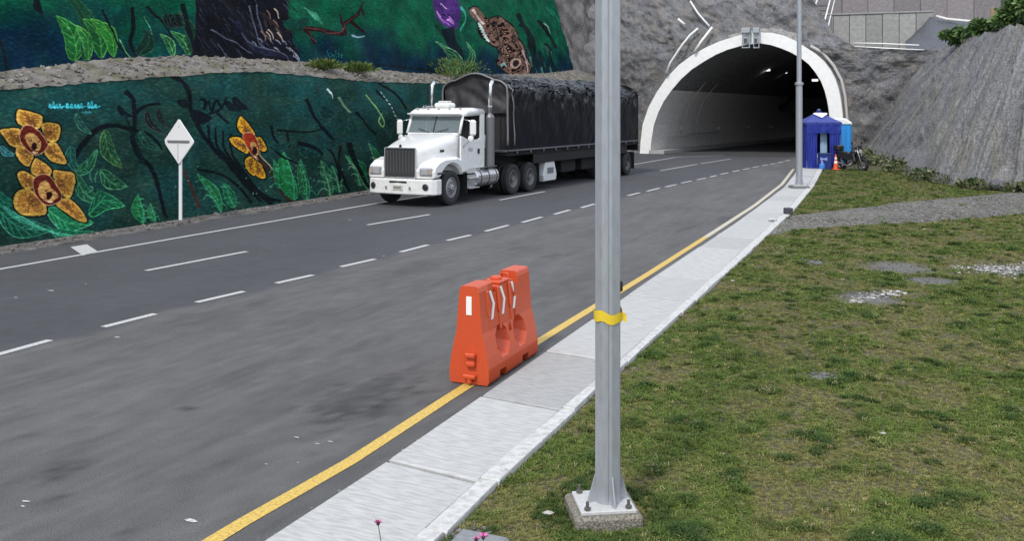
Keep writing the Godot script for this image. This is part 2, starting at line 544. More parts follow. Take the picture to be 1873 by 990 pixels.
func paint_low() -> ImageTexture:
	paint_upper = false
	var nz := noise(41, 0.9, 3)
	var nb := noise(44, 0.16, 3)
	img = wall_image(2048, 512, func(u: float, v: float):
		var s := pow(u, 1.0 / 0.7) * (S1 - S0) + S0
		var hh: float = (1.0 - v) * 4.6
		var f := clampf(0.5 + nb.get_noise_2d(s * 2.0, hh * 3.0) * 0.9 + (hh - 2.2) * 0.2, 0, 1)   # two sprayed colours, teal over dark green
		return s8(21, 50, 43).lerp(s8(21, 67, 65), f).lerp(s8(48, 70, 58), clampf(nz.get_noise_2d(s, hh * 2.0) * 0.8, 0, 0.5)))
	var ink := s8(7, 17, 22)
	var ink2 := s8(12, 27, 32)
	var pale := s8(60, 150, 104)
	# vines and pods left of the sign
	stroke(crop([330, 220, 400, 310, 400, 480, 390, 640, 400, 800, 470, 920, 560, 1010, 620, 1150, 660, 1330, 700, 1500, 740, 1560], 5.825, 180, 130), 9, 6, ink)
	stroke(crop([410, 460, 480, 400, 580, 360, 690, 350], 5.825, 180, 130), 7, 4, ink)
	stroke(crop([-330, 1000, -150, 760, 0, 640, 100, 590, 220, 582, 350, 620, 520, 670, 600, 740, 660, 840], 5.825, 180, 130), 11, 4, ink)
	leaf(Vector2(220, 193), Vector2(244, 214), 9, ink, ink2, 0)
	leaf(Vector2(270, 203), Vector2(295, 244), 13, ink, s8(60, 66, 62), 2)
	leaf(Vector2(292, 198), Vector2(311, 236), 10, ink, s8(50, 60, 58), 2)
	leaf(Vector2(257, 240), Vector2(292, 275), 14, s8(18, 48, 42), s8(44, 92, 72), 3)
	stroke(crop([825, 40, 920, 130, 975, 260, 990, 420, 1040, 560, 1100, 680, 1200, 790, 1300, 900, 1420, 990, 1560, 1130, 1760, 1330, 1900, 1480], 5.825, 180, 130), 9, 8, ink)
	leaf(Vector2(326, 184), Vector2(352, 190), 13, ink2, ink, 0)
	leaf(Vector2(352, 206), Vector2(390, 216), 22, ink, ink2, 0)
	stroke(V2([368, 182, 377, 184, 376, 200, 384, 186, 392, 203, 400, 183, 410, 200]), 5, 4, ink)
	stroke(V2([385, 208, 400, 204, 412, 192, 418, 178]), 4, 3, ink)
	leaf(Vector2(428, 178), Vector2(452, 200), 15, ink, ink2, 0)
	leaf(Vector2(416, 186), Vector2(438, 203), 11, ink2, ink, 0)
	stroke(V2([398, 204, 408, 216, 416, 226]), 5, 3, ink)
	for k in 4: stroke(V2([380 + k * 14, 228 + k * 6, 384 + k * 13, 258 + k * 8, 410 + k * 14, 292 + k * 10, 450 + k * 12, 340 + k * 6, 478 + k * 12, 368]), 4, 5, ink)
	stroke(V2([362, 310, 400, 318, 436, 340, 462, 372]), 4, 5, ink)
	for k in 3: stroke(V2([230 + k * 5, 205 + k * 16, 248 + k * 4, 250 + k * 10, 262 + k * 3, 300]), 2, 2, ink2)
	# outlined leaves between the orchids and the sign
	var lf := s8(26, 74, 52)
	var le := s8(84, 158, 106)
	leaf(Vector2(196, 238), Vector2(226, 308), 26, s8(24, 62, 44), s8(96, 148, 74), 6)
	leaf(Vector2(142, 208), Vector2(170, 246), 14, s8(22, 60, 54), s8(70, 130, 104), 2)
	leaf(Vector2(132, 318), Vector2(180, 274), 22, lf, le, 3)
	leaf(Vector2(186, 312), Vector2(236, 342), 26, s8(24, 66, 48), s8(88, 160, 104), 4)
	leaf(Vector2(136, 320), Vector2(196, 374), 24, lf, le, 4)
	leaf(Vector2(128, 268), Vector2(140, 318), 20, s8(20, 64, 60), s8(64, 132, 100), 3)
	for k in 14:
		var p := Vector2(rng.randf_range(120, 205), rng.randf_range(275, 372))
		stroke([p, p + Vector2(rng.randf_range(-6, 9), rng.randf_range(4, 12)), p + Vector2(rng.randf_range(-14, 16), rng.randf_range(12, 26))], 1.6, 0.8, s8(62, 134, 100))
	leaf(Vector2(162, 392), Vector2(228, 376), 36, s8(20, 74, 52), s8(70, 190, 118), 5, -0.25)
	leaf(Vector2(-6, 382), Vector2(98, 420), 40, s8(16, 70, 54), s8(80, 170, 128), 7)
	leaf(Vector2(90, 384), Vector2(170, 408), 34, s8(24, 108, 68), s8(104, 204, 146), 6)
	leaf(Vector2(96, 424), Vector2(172, 424), 26, s8(18, 88, 60), s8(84, 178, 128), 5)
	leaf(Vector2(-10, 352), Vector2(32, 374), 22, s8(16, 76, 58), s8(56, 140, 108), 3)
	leaf(Vector2(0, 268), Vector2(28, 284), 12, s8(30, 84, 84), s8(88, 150, 150), 1)
	for k in 10: stroke(V2([0 + k * 9, 372 + k * 5, 24 + k * 10, 396 + k * 4, 60 + k * 11, 420 + k * 1.5]), 1.6, 0.8, s8(70, 160, 130))
	# three orchids
	var gold := s8(196, 152, 66)
	var amber := s8(176, 124, 50)
	petals([[130, 50, 165, 40, 260, 75, 270, 110, 250, 165, 180, 160, 120, 130], [5, 180, 60, 165, 130, 170, 135, 230, 150, 285, 80, 285, 40, 240], [270, 130, 390, 140, 385, 240, 330, 255, 285, 205], [325, 260, 380, 270, 430, 380, 400, 405, 330, 380, 295, 320], [110, 290, 160, 290, 220, 330, 215, 400, 180, 420, 120, 375]], 3.667, 0, 190, gold, amber, Vector2(60, 258))
	petals([[240, 365, 300, 400, 340, 450, 310, 495, 230, 480, 205, 440], [105, 470, 150, 450, 230, 490, 235, 550, 190, 575, 140, 540], [120, 590, 210, 575, 290, 650, 322, 690, 310, 745, 160, 745, 105, 670], [345, 455, 400, 450, 490, 475, 490, 600, 450, 635, 385, 560], [385, 675, 430, 635, 490, 650, 585, 775, 545, 792, 470, 745]], 3.667, 0, 190, gold, s8(182, 126, 54), Vector2(88, 348))
	petals([[770, 135, 830, 190, 885, 270, 860, 295, 790, 270, 750, 210], [700, 300, 780, 300, 830, 390, 810, 415, 730, 360], [890, 300, 940, 300, 990, 380, 960, 400, 915, 360], [830, 440, 880, 460, 905, 580, 850, 560, 805, 480], [895, 465, 950, 510, 975, 600, 920, 590, 885, 520]], 4.124, 250, 180, s8(214, 160, 40), s8(206, 140, 30), Vector2(460, 268))
	for f in [[[130, 210, 160, 150, 215, 158, 300, 240, 312, 292, 262, 338, 200, 325, 140, 262], [160, 225, 205, 195, 268, 252, 262, 312, 205, 305], Vector2(61, 268), 3.667, 0, 190],
		[[228, 505, 290, 475, 340, 500, 415, 620, 380, 668, 310, 672, 240, 592], [262, 540, 305, 515, 350, 570, 398, 622, 330, 660, 270, 610], Vector2(91, 358), 3.667, 0, 190],
		[[795, 275, 870, 268, 925, 370, 935, 455, 880, 442, 828, 372], [850, 345, 885, 330, 925, 395, 918, 430, 875, 418], Vector2(465, 276), 4.124, 250, 180]]:
		var o := smooth_loop(crop(f[0], f[3], f[4], f[5]))
		fill_poly(grown(o, 1.6), s8(196, 150, 110))
		fill_poly(o, s8(92, 30, 22) if f[3] < 4.0 else s8(150, 48, 24))
		fill_poly(smooth_loop(crop(f[1], f[3], f[4], f[5])), s8(196, 148, 84))
		for k in 12:
			var e: Vector2 = f[2] + Vector2(rng.randf_range(-11, 11), rng.randf_range(-14, 6))
			fill_poly(PackedVector2Array([e + Vector2(-1.4, 0), e + Vector2(0, -1.6), e + Vector2(1.4, 0), e + Vector2(0, 1.6)]), s8(108, 44, 26))
		var hole := PackedVector2Array()
		for k in 12: hole.append(f[2] + Vector2(cos(TAU * k / 12) * 5.5, sin(TAU * k / 12) * 7.5))
		fill_poly(hole, s8(38, 14, 20))
		stroke([f[2] + Vector2(-2, 10), f[2] + Vector2(3, 12), f[2] + Vector2(8, 11)], 3.0, 2.0, s8(226, 196, 152))
	# stem and ferns right of the sign
	stroke(V2([338, 312, 346, 330, 356, 352, 366, 380]), 5, 7, s8(62, 44, 36))
	stroke(V2([474, 284, 492, 310, 512, 340, 534, 372]), 9, 12, s8(44, 36, 30))
	stroke(V2([476, 282, 500, 312, 510, 330]), 2, 1, s8(160, 150, 120))
	for f in [[262, 408, 256, 356, 4, 20], [284, 406, 274, 372, 3, 15], [405, 388, 362, 318, 4, 20], [430, 380, 408, 336, 4, 17], [512, 345, 500, 292, 4, 18], [540, 366, 520, 278, 5, 22], [562, 366, 552, 292, 5, 20], [604, 358, 586, 294, 4, 22], [622, 352, 606, 304, 3, 18], [660, 340, 640, 286, 4, 16], [690, 330, 676, 262, 4, 12], [676, 350, 634, 284, 3, 12]]:
		leaf(Vector2(f[0], f[1]), Vector2(f[2], f[3]), f[5] * rng.randf_range(0.7, 1.3), s8(18 + rng.randi() % 14, 70 + rng.randi() % 30, 50), s8(52, 140, 92), rng.randi() % 3, rng.randf_range(-0.15, 0.2))
		frond(Vector2(f[0], f[1]), Vector2(f[2], f[3]), f[4], f[5], pale if f[0] < 600 else s8(110, 150, 118))
	# dark plants between the third orchid and the truck
	for a in [[[498, 230, 504, 252, 512, 262], 6], [[512, 238, 560, 242, 590, 236], 4], [[545, 262, 570, 268, 590, 282], 8], [[560, 182, 580, 220, 604, 246, 622, 262], 8], [[600, 268, 612, 290, 622, 330], 7], [[650, 206, 668, 226, 690, 246], 5], [[500, 268, 520, 288, 548, 300], 5], [[528, 240, 530, 256, 532, 270], 4], [[640, 262, 652, 300, 676, 344], 9], [[626, 268, 622, 310, 640, 350], 6], [[694, 166, 712, 190, 728, 226], 5], [[700, 150, 724, 170, 742, 200], 5]]:
		stroke(V2(a[0]), a[1], a[1] * 0.6, ink)
	for a in [[584, 198, 618, 208, 22], [548, 270, 584, 284, 14], [596, 264, 622, 258, 16], [500, 268, 532, 262, 13], [700, 214, 720, 240, 16], [640, 214, 664, 250, 12]]:
		leaf(Vector2(a[0], a[1]), Vector2(a[2], a[3]), a[4], s8(16, 44, 44), s8(30, 82, 70), 1)
	stroke(V2([602, 163, 608, 172, 611, 180]), 4, 2, s8(190, 205, 200))
	stroke(V2([622, 178, 632, 194, 642, 206]), 5, 3, s8(98, 126, 96))
	stroke(V2([672, 174, 684, 190, 694, 206, 702, 224, 698, 232, 692, 222, 698, 208]), 2.5, 1.6, s8(120, 160, 90))
	for k in 9: stroke(V2([702 + k * 3.2, 168 + k * 7, 704 + k * 3.2, 172 + k * 7]), 2.4, 1.4, s8(150, 176, 180))
	for k in 26:
		var p := Vector2(rng.randf_range(300, 690), rng.randf_range(300, 356))
		fill_poly(PackedVector2Array([p, p + Vector2(2, -1), p + Vector2(2.4, 1.2), p + Vector2(0.4, 2)]), s8(86, 138, 118))
	# the rest of the wall, behind and beyond the truck: more of the same jungle
	for k in 40:
		var p := Vector2(rng.randf_range(760, 1130), rng.randf_range(180, 300))
		if k % 2 == 0: leaf(p, p + Vector2(rng.randf_range(-16, 16), rng.randf_range(14, 30)), 9, s8(16, 60, 50), s8(50, 120, 90), 2)
		else: stroke([p, p + Vector2(8, 22), p + Vector2(20, 44)], 4, 3, ink)
	for k in 16: leaf(Vector2(-20 - k * 26, 420 - k % 5 * 30), Vector2(-40 - k * 26, 340 - k % 4 * 34), 24, s8(20, 70, 52), s8(70, 150, 100), 4)
	# the painters' signature in pale blue brush script (too small in the photograph to read)
	var cy := s8(70, 196, 208)
	var x := 89.0
	for k in [[4, 7, 4, 4], [5, 4, 4, 4, 5], [6, 7, 4]]:
		for h0 in k:
			var hgt: float = h0 * 1.5
			stroke([Vector2(x, 197), Vector2(x + 1.2, 197 - hgt * 0.6), Vector2(x + 3.0, 196.6 - hgt), Vector2(x + 4.6, 197 - hgt * 0.5), Vector2(x + 3.4, 198), Vector2(x + 1.4, 196.6), Vector2(x + 3.2, 194.4), Vector2(x + 5.0, 197.6)], 1.3, 1.1, cy)
			stroke([Vector2(x + 3.6, 198), Vector2(x + 6.4, 196)], 1.2, 1.0, cy)
			x += 6.9
		stroke([Vector2(x + 0.5, 195), Vector2(x + 4.5, 194.6)], 1.6, 1.4, cy)
		x += 7.2
	for k in 3: stroke([Vector2(154 + k * 7, 207), Vector2(157 + k * 7, 204), Vector2(159 + k * 7, 208)], 1.3, 1.0, s8(60, 160, 168))
	return weather(img, 61)

func paint_up() -> ImageTexture:
	paint_upper = true
	var nz := noise(51, 0.7, 3)
	var nb := noise(54, 0.14, 3)
	img = wall_image(2048, 1024, func(u: float, v: float):
		var s := pow(u, 1.0 / 0.7) * (S1 - S0) + S0
		var hh: float = 2.6 + (1.0 - v) * 9.0
		var edge := 4.9 + (s - 14.0) * 0.035
		var f := clampf(0.5 + (hh - edge) * 0.75 + nb.get_noise_2d(s * 2.0, hh * 3.0) * 0.9, 0, 1)      # green sky over a painted blue lagoon
		return s8(3, 36, 54).lerp(s8(6, 82, 56), f).lerp(s8(12, 52, 44), clampf(nz.get_noise_2d(s, hh) * 0.7, 0, 0.4)))
	var ink := s8(10, 20, 24)
	var dg := s8(16, 58, 34)
	# reeds and leaves
	stroke(V2([-2, 70, 6, 100, 12, 130]), 7, 8, s8(12, 26, 34))
	leaf(Vector2(66, -4), Vector2(76, 26), 14, ink, ink, 0)
	leaf(Vector2(134, 112), Vector2(106, 28), 34, s8(22, 84, 40), s8(96, 176, 70), 5)
	leaf(Vector2(150, 112), Vector2(130, -20), 30, s8(18, 60, 40), s8(40, 96, 60), 3)
	leaf(Vector2(158, 110), Vector2(138, 46), 24, s8(30, 96, 44), s8(110, 180, 76), 3)
	leaf(Vector2(186, 106), Vector2(154, 34), 30, s8(20, 74, 36), s8(90, 170, 72), 2)
	leaf(Vector2(212, 104), Vector2(166, 34), 28, s8(36, 112, 44), s8(120, 190, 80), 2)
	for a in [[186, 18, 204, 54, 222, 84, 242, 104, 4], [240, 14, 246, 46, 244, 80, 256, 104, 8], [270, 12, 296, 34, 312, 54, 320, 80, 5], [268, 30, 278, 56, 282, 70, 280, 62, 2]]:
		stroke(V2(a.slice(0, 8)), a[8], a[8] * 0.7, ink)
	stroke(V2([222, 72, 232, 90, 242, 104]), 2.4, 1.4, s8(110, 170, 100))
	stroke(V2([266, 30, 274, 44, 280, 64]), 2.2, 1.2, s8(80, 150, 104))
	leaf(Vector2(258, 102), Vector2(272, 54), 26, s8(14, 44, 34), s8(50, 84, 60), 0)
	leaf(Vector2(318, 102), Vector2(294, 62), 16, s8(22, 70, 40), s8(110, 178, 110), 3)
	leaf(Vector2(344, 100), Vector2(318, 56), 18, s8(20, 66, 40), s8(90, 160, 90), 3)
	leaf(Vector2(346, 98), Vector2(330, 20), 16, s8(14, 46, 34), s8(60, 90, 60), 2)
	for k in 3: leaf(Vector2(306 + k * 10, 26), Vector2(330 + k * 4, 50), 16, ink, s8(40, 62, 50), 1)
	stroke(V2([336, 8, 344, 40, 352, 80, 358, 104]), 7, 5, ink)
	# the great dark trunk and its branch
	fill_poly(PackedVector2Array(V2([355, -60, 356, 60, 350, 106, 420, 112, 546, 112, 548, 92, 536, 80, 528, 40, 516, -60])), s8(14, 16, 23))
	for k in 260:                                              # shaggy dark coat of a big animal, brushed downwards
		var p := Vector2(rng.randf_range(356, 536), rng.randf_range(-40, 100))
		stroke([p, p + Vector2(4, 6), p + Vector2(9, 13)], 1.8, 0.7, [s8(28, 30, 42), s8(8, 9, 14), s8(46, 47, 58), s8(12, 13, 20)][k % 4])
	stroke(V2([430, 40, 450, 70, 476, 92, 512, 100, 536, 108]), 12, 10, s8(24, 26, 42))
	for k in 5: stroke(V2([528 + k * 4.5, 88 + k * 4.2, 536 + k * 3.5, 94 + k * 3.2, 538 + k * 3, 104 + k * 2]), 3.2, 1.2, s8(150, 150, 164))
	for a in [[388, 54, 410, 66, 436, 82, 460, 98], [458, 10, 472, 50, 482, 84, 516, 98, 526, 108], [470, 8, 476, 34, 486, 62, 500, 80], [400, 80, 412, 94, 420, 104], [440, 60, 462, 80, 500, 92]]:
		stroke(V2(a), 3.0, 1.4, s8(78, 82, 96))
	for k in 18:
		var p := Vector2(478 + rng.randf() * 44, 10 + rng.randf() * 50)
		stroke([p, p + Vector2(5, 8), p + Vector2(7, 18)], 2.6, 1.2, [s8(126, 98, 84), s8(64, 44, 40), s8(30, 24, 26), s8(168, 146, 128)][k % 4])
	for k in 12:
		var p := Vector2(456 + rng.randf() * 88, 66 + rng.randf() * 36)
		stroke([p, p + Vector2(5, 3), p + Vector2(8, 8)], 2.4, 1.0, [s8(116, 118, 132), s8(48, 52, 70)][k % 2])
	for a in [[526, 56, 548, 52, 580, 54, 610, 60, 628, 62, 630, 48, 642, 36, 654, 22, 664, 4], [560, 56, 570, 66, 580, 80], [628, 44, 626, 34, 622, 26], [642, 38, 654, 48, 668, 60], [654, 18, 664, 18, 668, 28]]:
		stroke(V2(a), 9 if a.size() > 8 else 6, 6 if a.size() > 8 else 3, s8(36, 20, 22))
	for a in [[530, 53, 560, 51, 600, 57], [566, 58, 574, 70, 580, 76], [596, 60, 618, 60, 630, 50, 650, 26]]:
		stroke(V2(a), 2.0, 1.2, s8(104, 56, 52))
	leaf(Vector2(520, 44), Vector2(566, 34), 24, s8(8, 58, 48), s8(14, 72, 54), 0)
	for k in 6: stroke(V2([556 + k * 5, 14 + k * 2, 568 + k * 4, 24 + k * 3, 576 + k * 3, 36 + k * 2]), 1.8, 1.0, s8(70, 150, 118))
	stroke(V2([648, 64, 658, 68, 668, 66]), 4, 2, s8(120, 148, 160))
	for k in 6: stroke(V2([602 + k * 5, 92 + k % 3 * 5, 604 + k * 5, 100, 608 + k * 4, 106]), 1.5, 1, s8(30, 110, 100))
	for k in 5: stroke(V2([690 + k * 24, 118 + k * 2.4, 706 + k * 24, 120 + k * 2.6, 720 + k * 24, 123 + k * 2.4]), 5, 3, s8(10, 24, 34))
	# violet bromeliad
	fill_poly(smooth_loop(V2([792, -10, 836, -4, 842, 30, 838, 50, 826, 56, 806, 42, 794, 26])), s8(70, 40, 104))
	for k in 17:
		var p := Vector2(796 + rng.randf() * 30, 2 + rng.randf() * 40)
		stroke([p, p + Vector2(5, 4), p + Vector2(10, 10)], 2.8, 1.2, [s8(196, 140, 204), s8(140, 84, 168), s8(36, 22, 66)][k % 3])
	stroke(V2([820, 54, 826, 76, 840, 96, 848, 130]), 22, 10, s8(10, 24, 32))
	stroke(V2([796, 46, 806, 58, 812, 66]), 5, 3, s8(20, 42, 30))
	for a in [[838, 132, 794, 76], [846, 130, 804, 84], [826, 132, 806, 106], [852, 132, 856, 76], [836, 134, 812, 118]]:
		leaf(Vector2(a[0], a[1]), Vector2(a[2], a[3]), 12, s8(16, 54, 36), s8(110, 176, 120), 3)
	stroke(V2([842, 12, 850, 32, 846, 58]), 3, 2, s8(60, 150, 130))
	# the spotted cat climbing down
	var cat := smooth_loop(V2([860, 16, 872, 14, 884, 28, 892, 36, 912, 30, 930, 42, 946, 62, 958, 84, 966, 110, 966, 134, 932, 134, 916, 124, 908, 112, 910, 92, 896, 78, 882, 62, 874, 44, 862, 28]))
	fill_poly(grown(cat, 2.5), ink)
	fill_poly(cat, s8(120, 90, 76))
	for k in 420:
		var p := Vector2(rng.randf_range(874, 966), rng.randf_range(30, 134))
		if not Geometry2D.is_point_in_polygon(p, cat): continue
		var w := rng.randf_range(1.4, 3.2)
		var ring := PackedVector2Array()
		for j in 8: ring.append(p + Vector2(cos(TAU * j / 8), sin(TAU * j / 8)) * w)
		fill_poly(ring, s8(18, 12, 14))
		if k % 2 == 0: fill_poly(shrunk(ring, 0.45), s8(150, 112, 92))
	stroke(V2([864, 18, 874, 30, 884, 44]), 4, 3, s8(206, 186, 176))
	stroke(V2([874, 40, 880, 56, 888, 70, 894, 76]), 6, 3, s8(30, 16, 18))
	for k in 7: stroke(V2([876 + k * 2.6, 42 + k * 5, 880 + k * 2.6, 46 + k * 5]), 4, 3, s8(190, 210, 196))
	stroke(V2([916, 120, 922, 116, 928, 122]), 5, 3, s8(140, 170, 160))
	var paw := PackedVector2Array()
	for j in 14: paw.append(Vector2(942, 116) + Vector2(cos(TAU * j / 14) * 8, sin(TAU * j / 14) * 10))
	fill_poly(paw, s8(166, 140, 122))
	fill_poly(shrunk(paw, 0.62), s8(40, 26, 26))
	stroke(V2([958, 92, 962, 112, 964, 134]), 3, 2, s8(170, 148, 140))
	# reeds to the end of the wall
	for a in [[946, 26, 956, 44, 966, 66, 978, 92, 984, 130], [952, 44, 962, 52, 968, 60, 974, 74, 976, 80], [984, 38, 994, 48, 1004, 62, 1012, 78, 1016, 88], [966, 70, 972, 96, 974, 114, 972, 126, 972, 132], [1000, 80, 1006, 100, 1012, 118, 1016, 126, 1020, 132], [988, 96, 990, 110, 994, 122, 996, 128, 998, 134]]:
		stroke(V2(a), 7, 4, s8(12, 30, 30))
	for k in 16:
		var p := Vector2(rng.randf_range(950, 1030), rng.randf_range(80, 124))
		stroke([p, p + Vector2(2, 8), p + Vector2(5, 18)], 2, 1, [s8(60, 110, 92), s8(14, 34, 34)][k % 2])
	stroke(V2([994, 42, 1002, 52, 1008, 62]), 2.5, 1.2, s8(120, 160, 140))
	stroke(V2([1040, 62, 1042, 74, 1043, 84]), 2.2, 1.6, s8(150, 190, 176))
	for k in 5: stroke(V2([1000 + k * 8, 14 + k * 2, 1014 + k * 7, 32 + k * 4, 1020 + k * 6, 50 + k * 5]), 2, 1.2, s8(30, 120, 92))
	for k in 14: leaf(Vector2(-30 - k * 30, 110 - k % 3 * 20), Vector2(-40 - k * 30, 20 - k % 4 * 24), 26, dg, s8(60, 140, 80), 3)
	return weather(img, 71)

# ---------------------------------------------------------------- the setting
var t_left: Array       # each: [s, r] tables of lines that run along the road
var t_yellow: Array
var t_walk_l: Array
var t_walk_in: Array
var t_walk_r: Array
var portal_p: Vector3
var portal_n: Vector3
var tunnel_dir: Vector3
var arch_out := []
var arch_in := []


func build_tables() -> void:
	wall_base = G(0, 459)
	t_left = table_from([[-200, 528], [0, 493], [340, 433], [685, 373], [1160, 301], [1236, 288], [1342, 283.5]], 0.0)
	t_yellow = table_from([[300, 1046], [398, 983], [638, 847], [830, 722], [1030, 597], [1090, 560], [1180, 505], [1300, 428], [1380, 376], [1430, 337], [1452, 308]], 0.0)
	t_walk_l = table_from([[400, 1042], [491, 982], [718, 836], [879, 725], [1000, 641], [1200, 503], [1345, 408], [1433, 343], [1449, 323], [1462, 305]], 0.1)
	t_walk_in = table_from([[690, 1050], [755, 992], [872, 884], [945, 818], [1068, 716], [1122, 672], [1224, 580], [1316, 498], [1378, 441], [1436, 388], [1478, 340], [1494, 312], [1500, 302]], 0.1)
	t_walk_r = table_from([[738, 1050], [802, 992], [898, 896], [962, 838], [1085, 720], [1140, 672], [1240, 580], [1330, 500], [1391, 442], [1448, 389], [1488, 341], [1503, 312], [1508, 302]], 0.1)
	portal_p = G(1171, 281)
	portal_n = Vector3(sin(0.47), 0, -cos(0.47))
	tunnel_dir = Vector3(sin(0.55), 0, -cos(0.55))
	for a in [[1170, 281], [1171, 262], [1175, 228], [1186, 196], [1200, 170], [1219, 142], [1242, 118], [1264, 102], [1288, 88], [1315, 76], [1342, 67], [1365, 61], [1388, 59], [1411, 60], [1433, 65], [1453, 74], [1470, 85], [1490, 98], [1506, 112], [1518, 128], [1527, 145], [1533, 163], [1537, 182], [1540, 206], [1543, 240], [1546, 294]]:
		arch_out.append(on_plane(a[0], a[1], portal_p, portal_n))
	for a in [[1189, 280], [1191, 258], [1196, 228], [1204, 205], [1214, 185], [1228, 165], [1245, 145], [1265, 127], [1288, 112], [1309, 100], [1330, 91], [1358, 83], [1388, 79], [1408, 82], [1427, 88], [1446, 96], [1464, 106], [1479, 118], [1491, 133], [1501, 149], [1508, 167], [1512, 183], [1515, 200], [1517, 222], [1519, 250], [1521, 290]]:
		arch_in.append(on_plane(a[0], a[1], portal_p, portal_n))
	for a in [arch_out, arch_in]:
		for i in [0, a.size() - 1]: a[i].y = -0.02

func strip(st: SurfaceTool, t: Array, s0: float, s1: float, w: float, h: float, step := 0.6) -> void:   # painted line along a table
	var n := maxi(1, int(ceil((s1 - s0) / step)))
	for i in n:
		var a := lerpf(s0, s1, float(i) / n)
		var b := lerpf(s0, s1, float(i + 1) / n)
		quad(st, SR(a, look(t, a) - w * 0.5, h), SR(a, look(t, a) + w * 0.5, h), SR(b, look(t, b) + w * 0.5, h), SR(b, look(t, b) - w * 0.5, h))

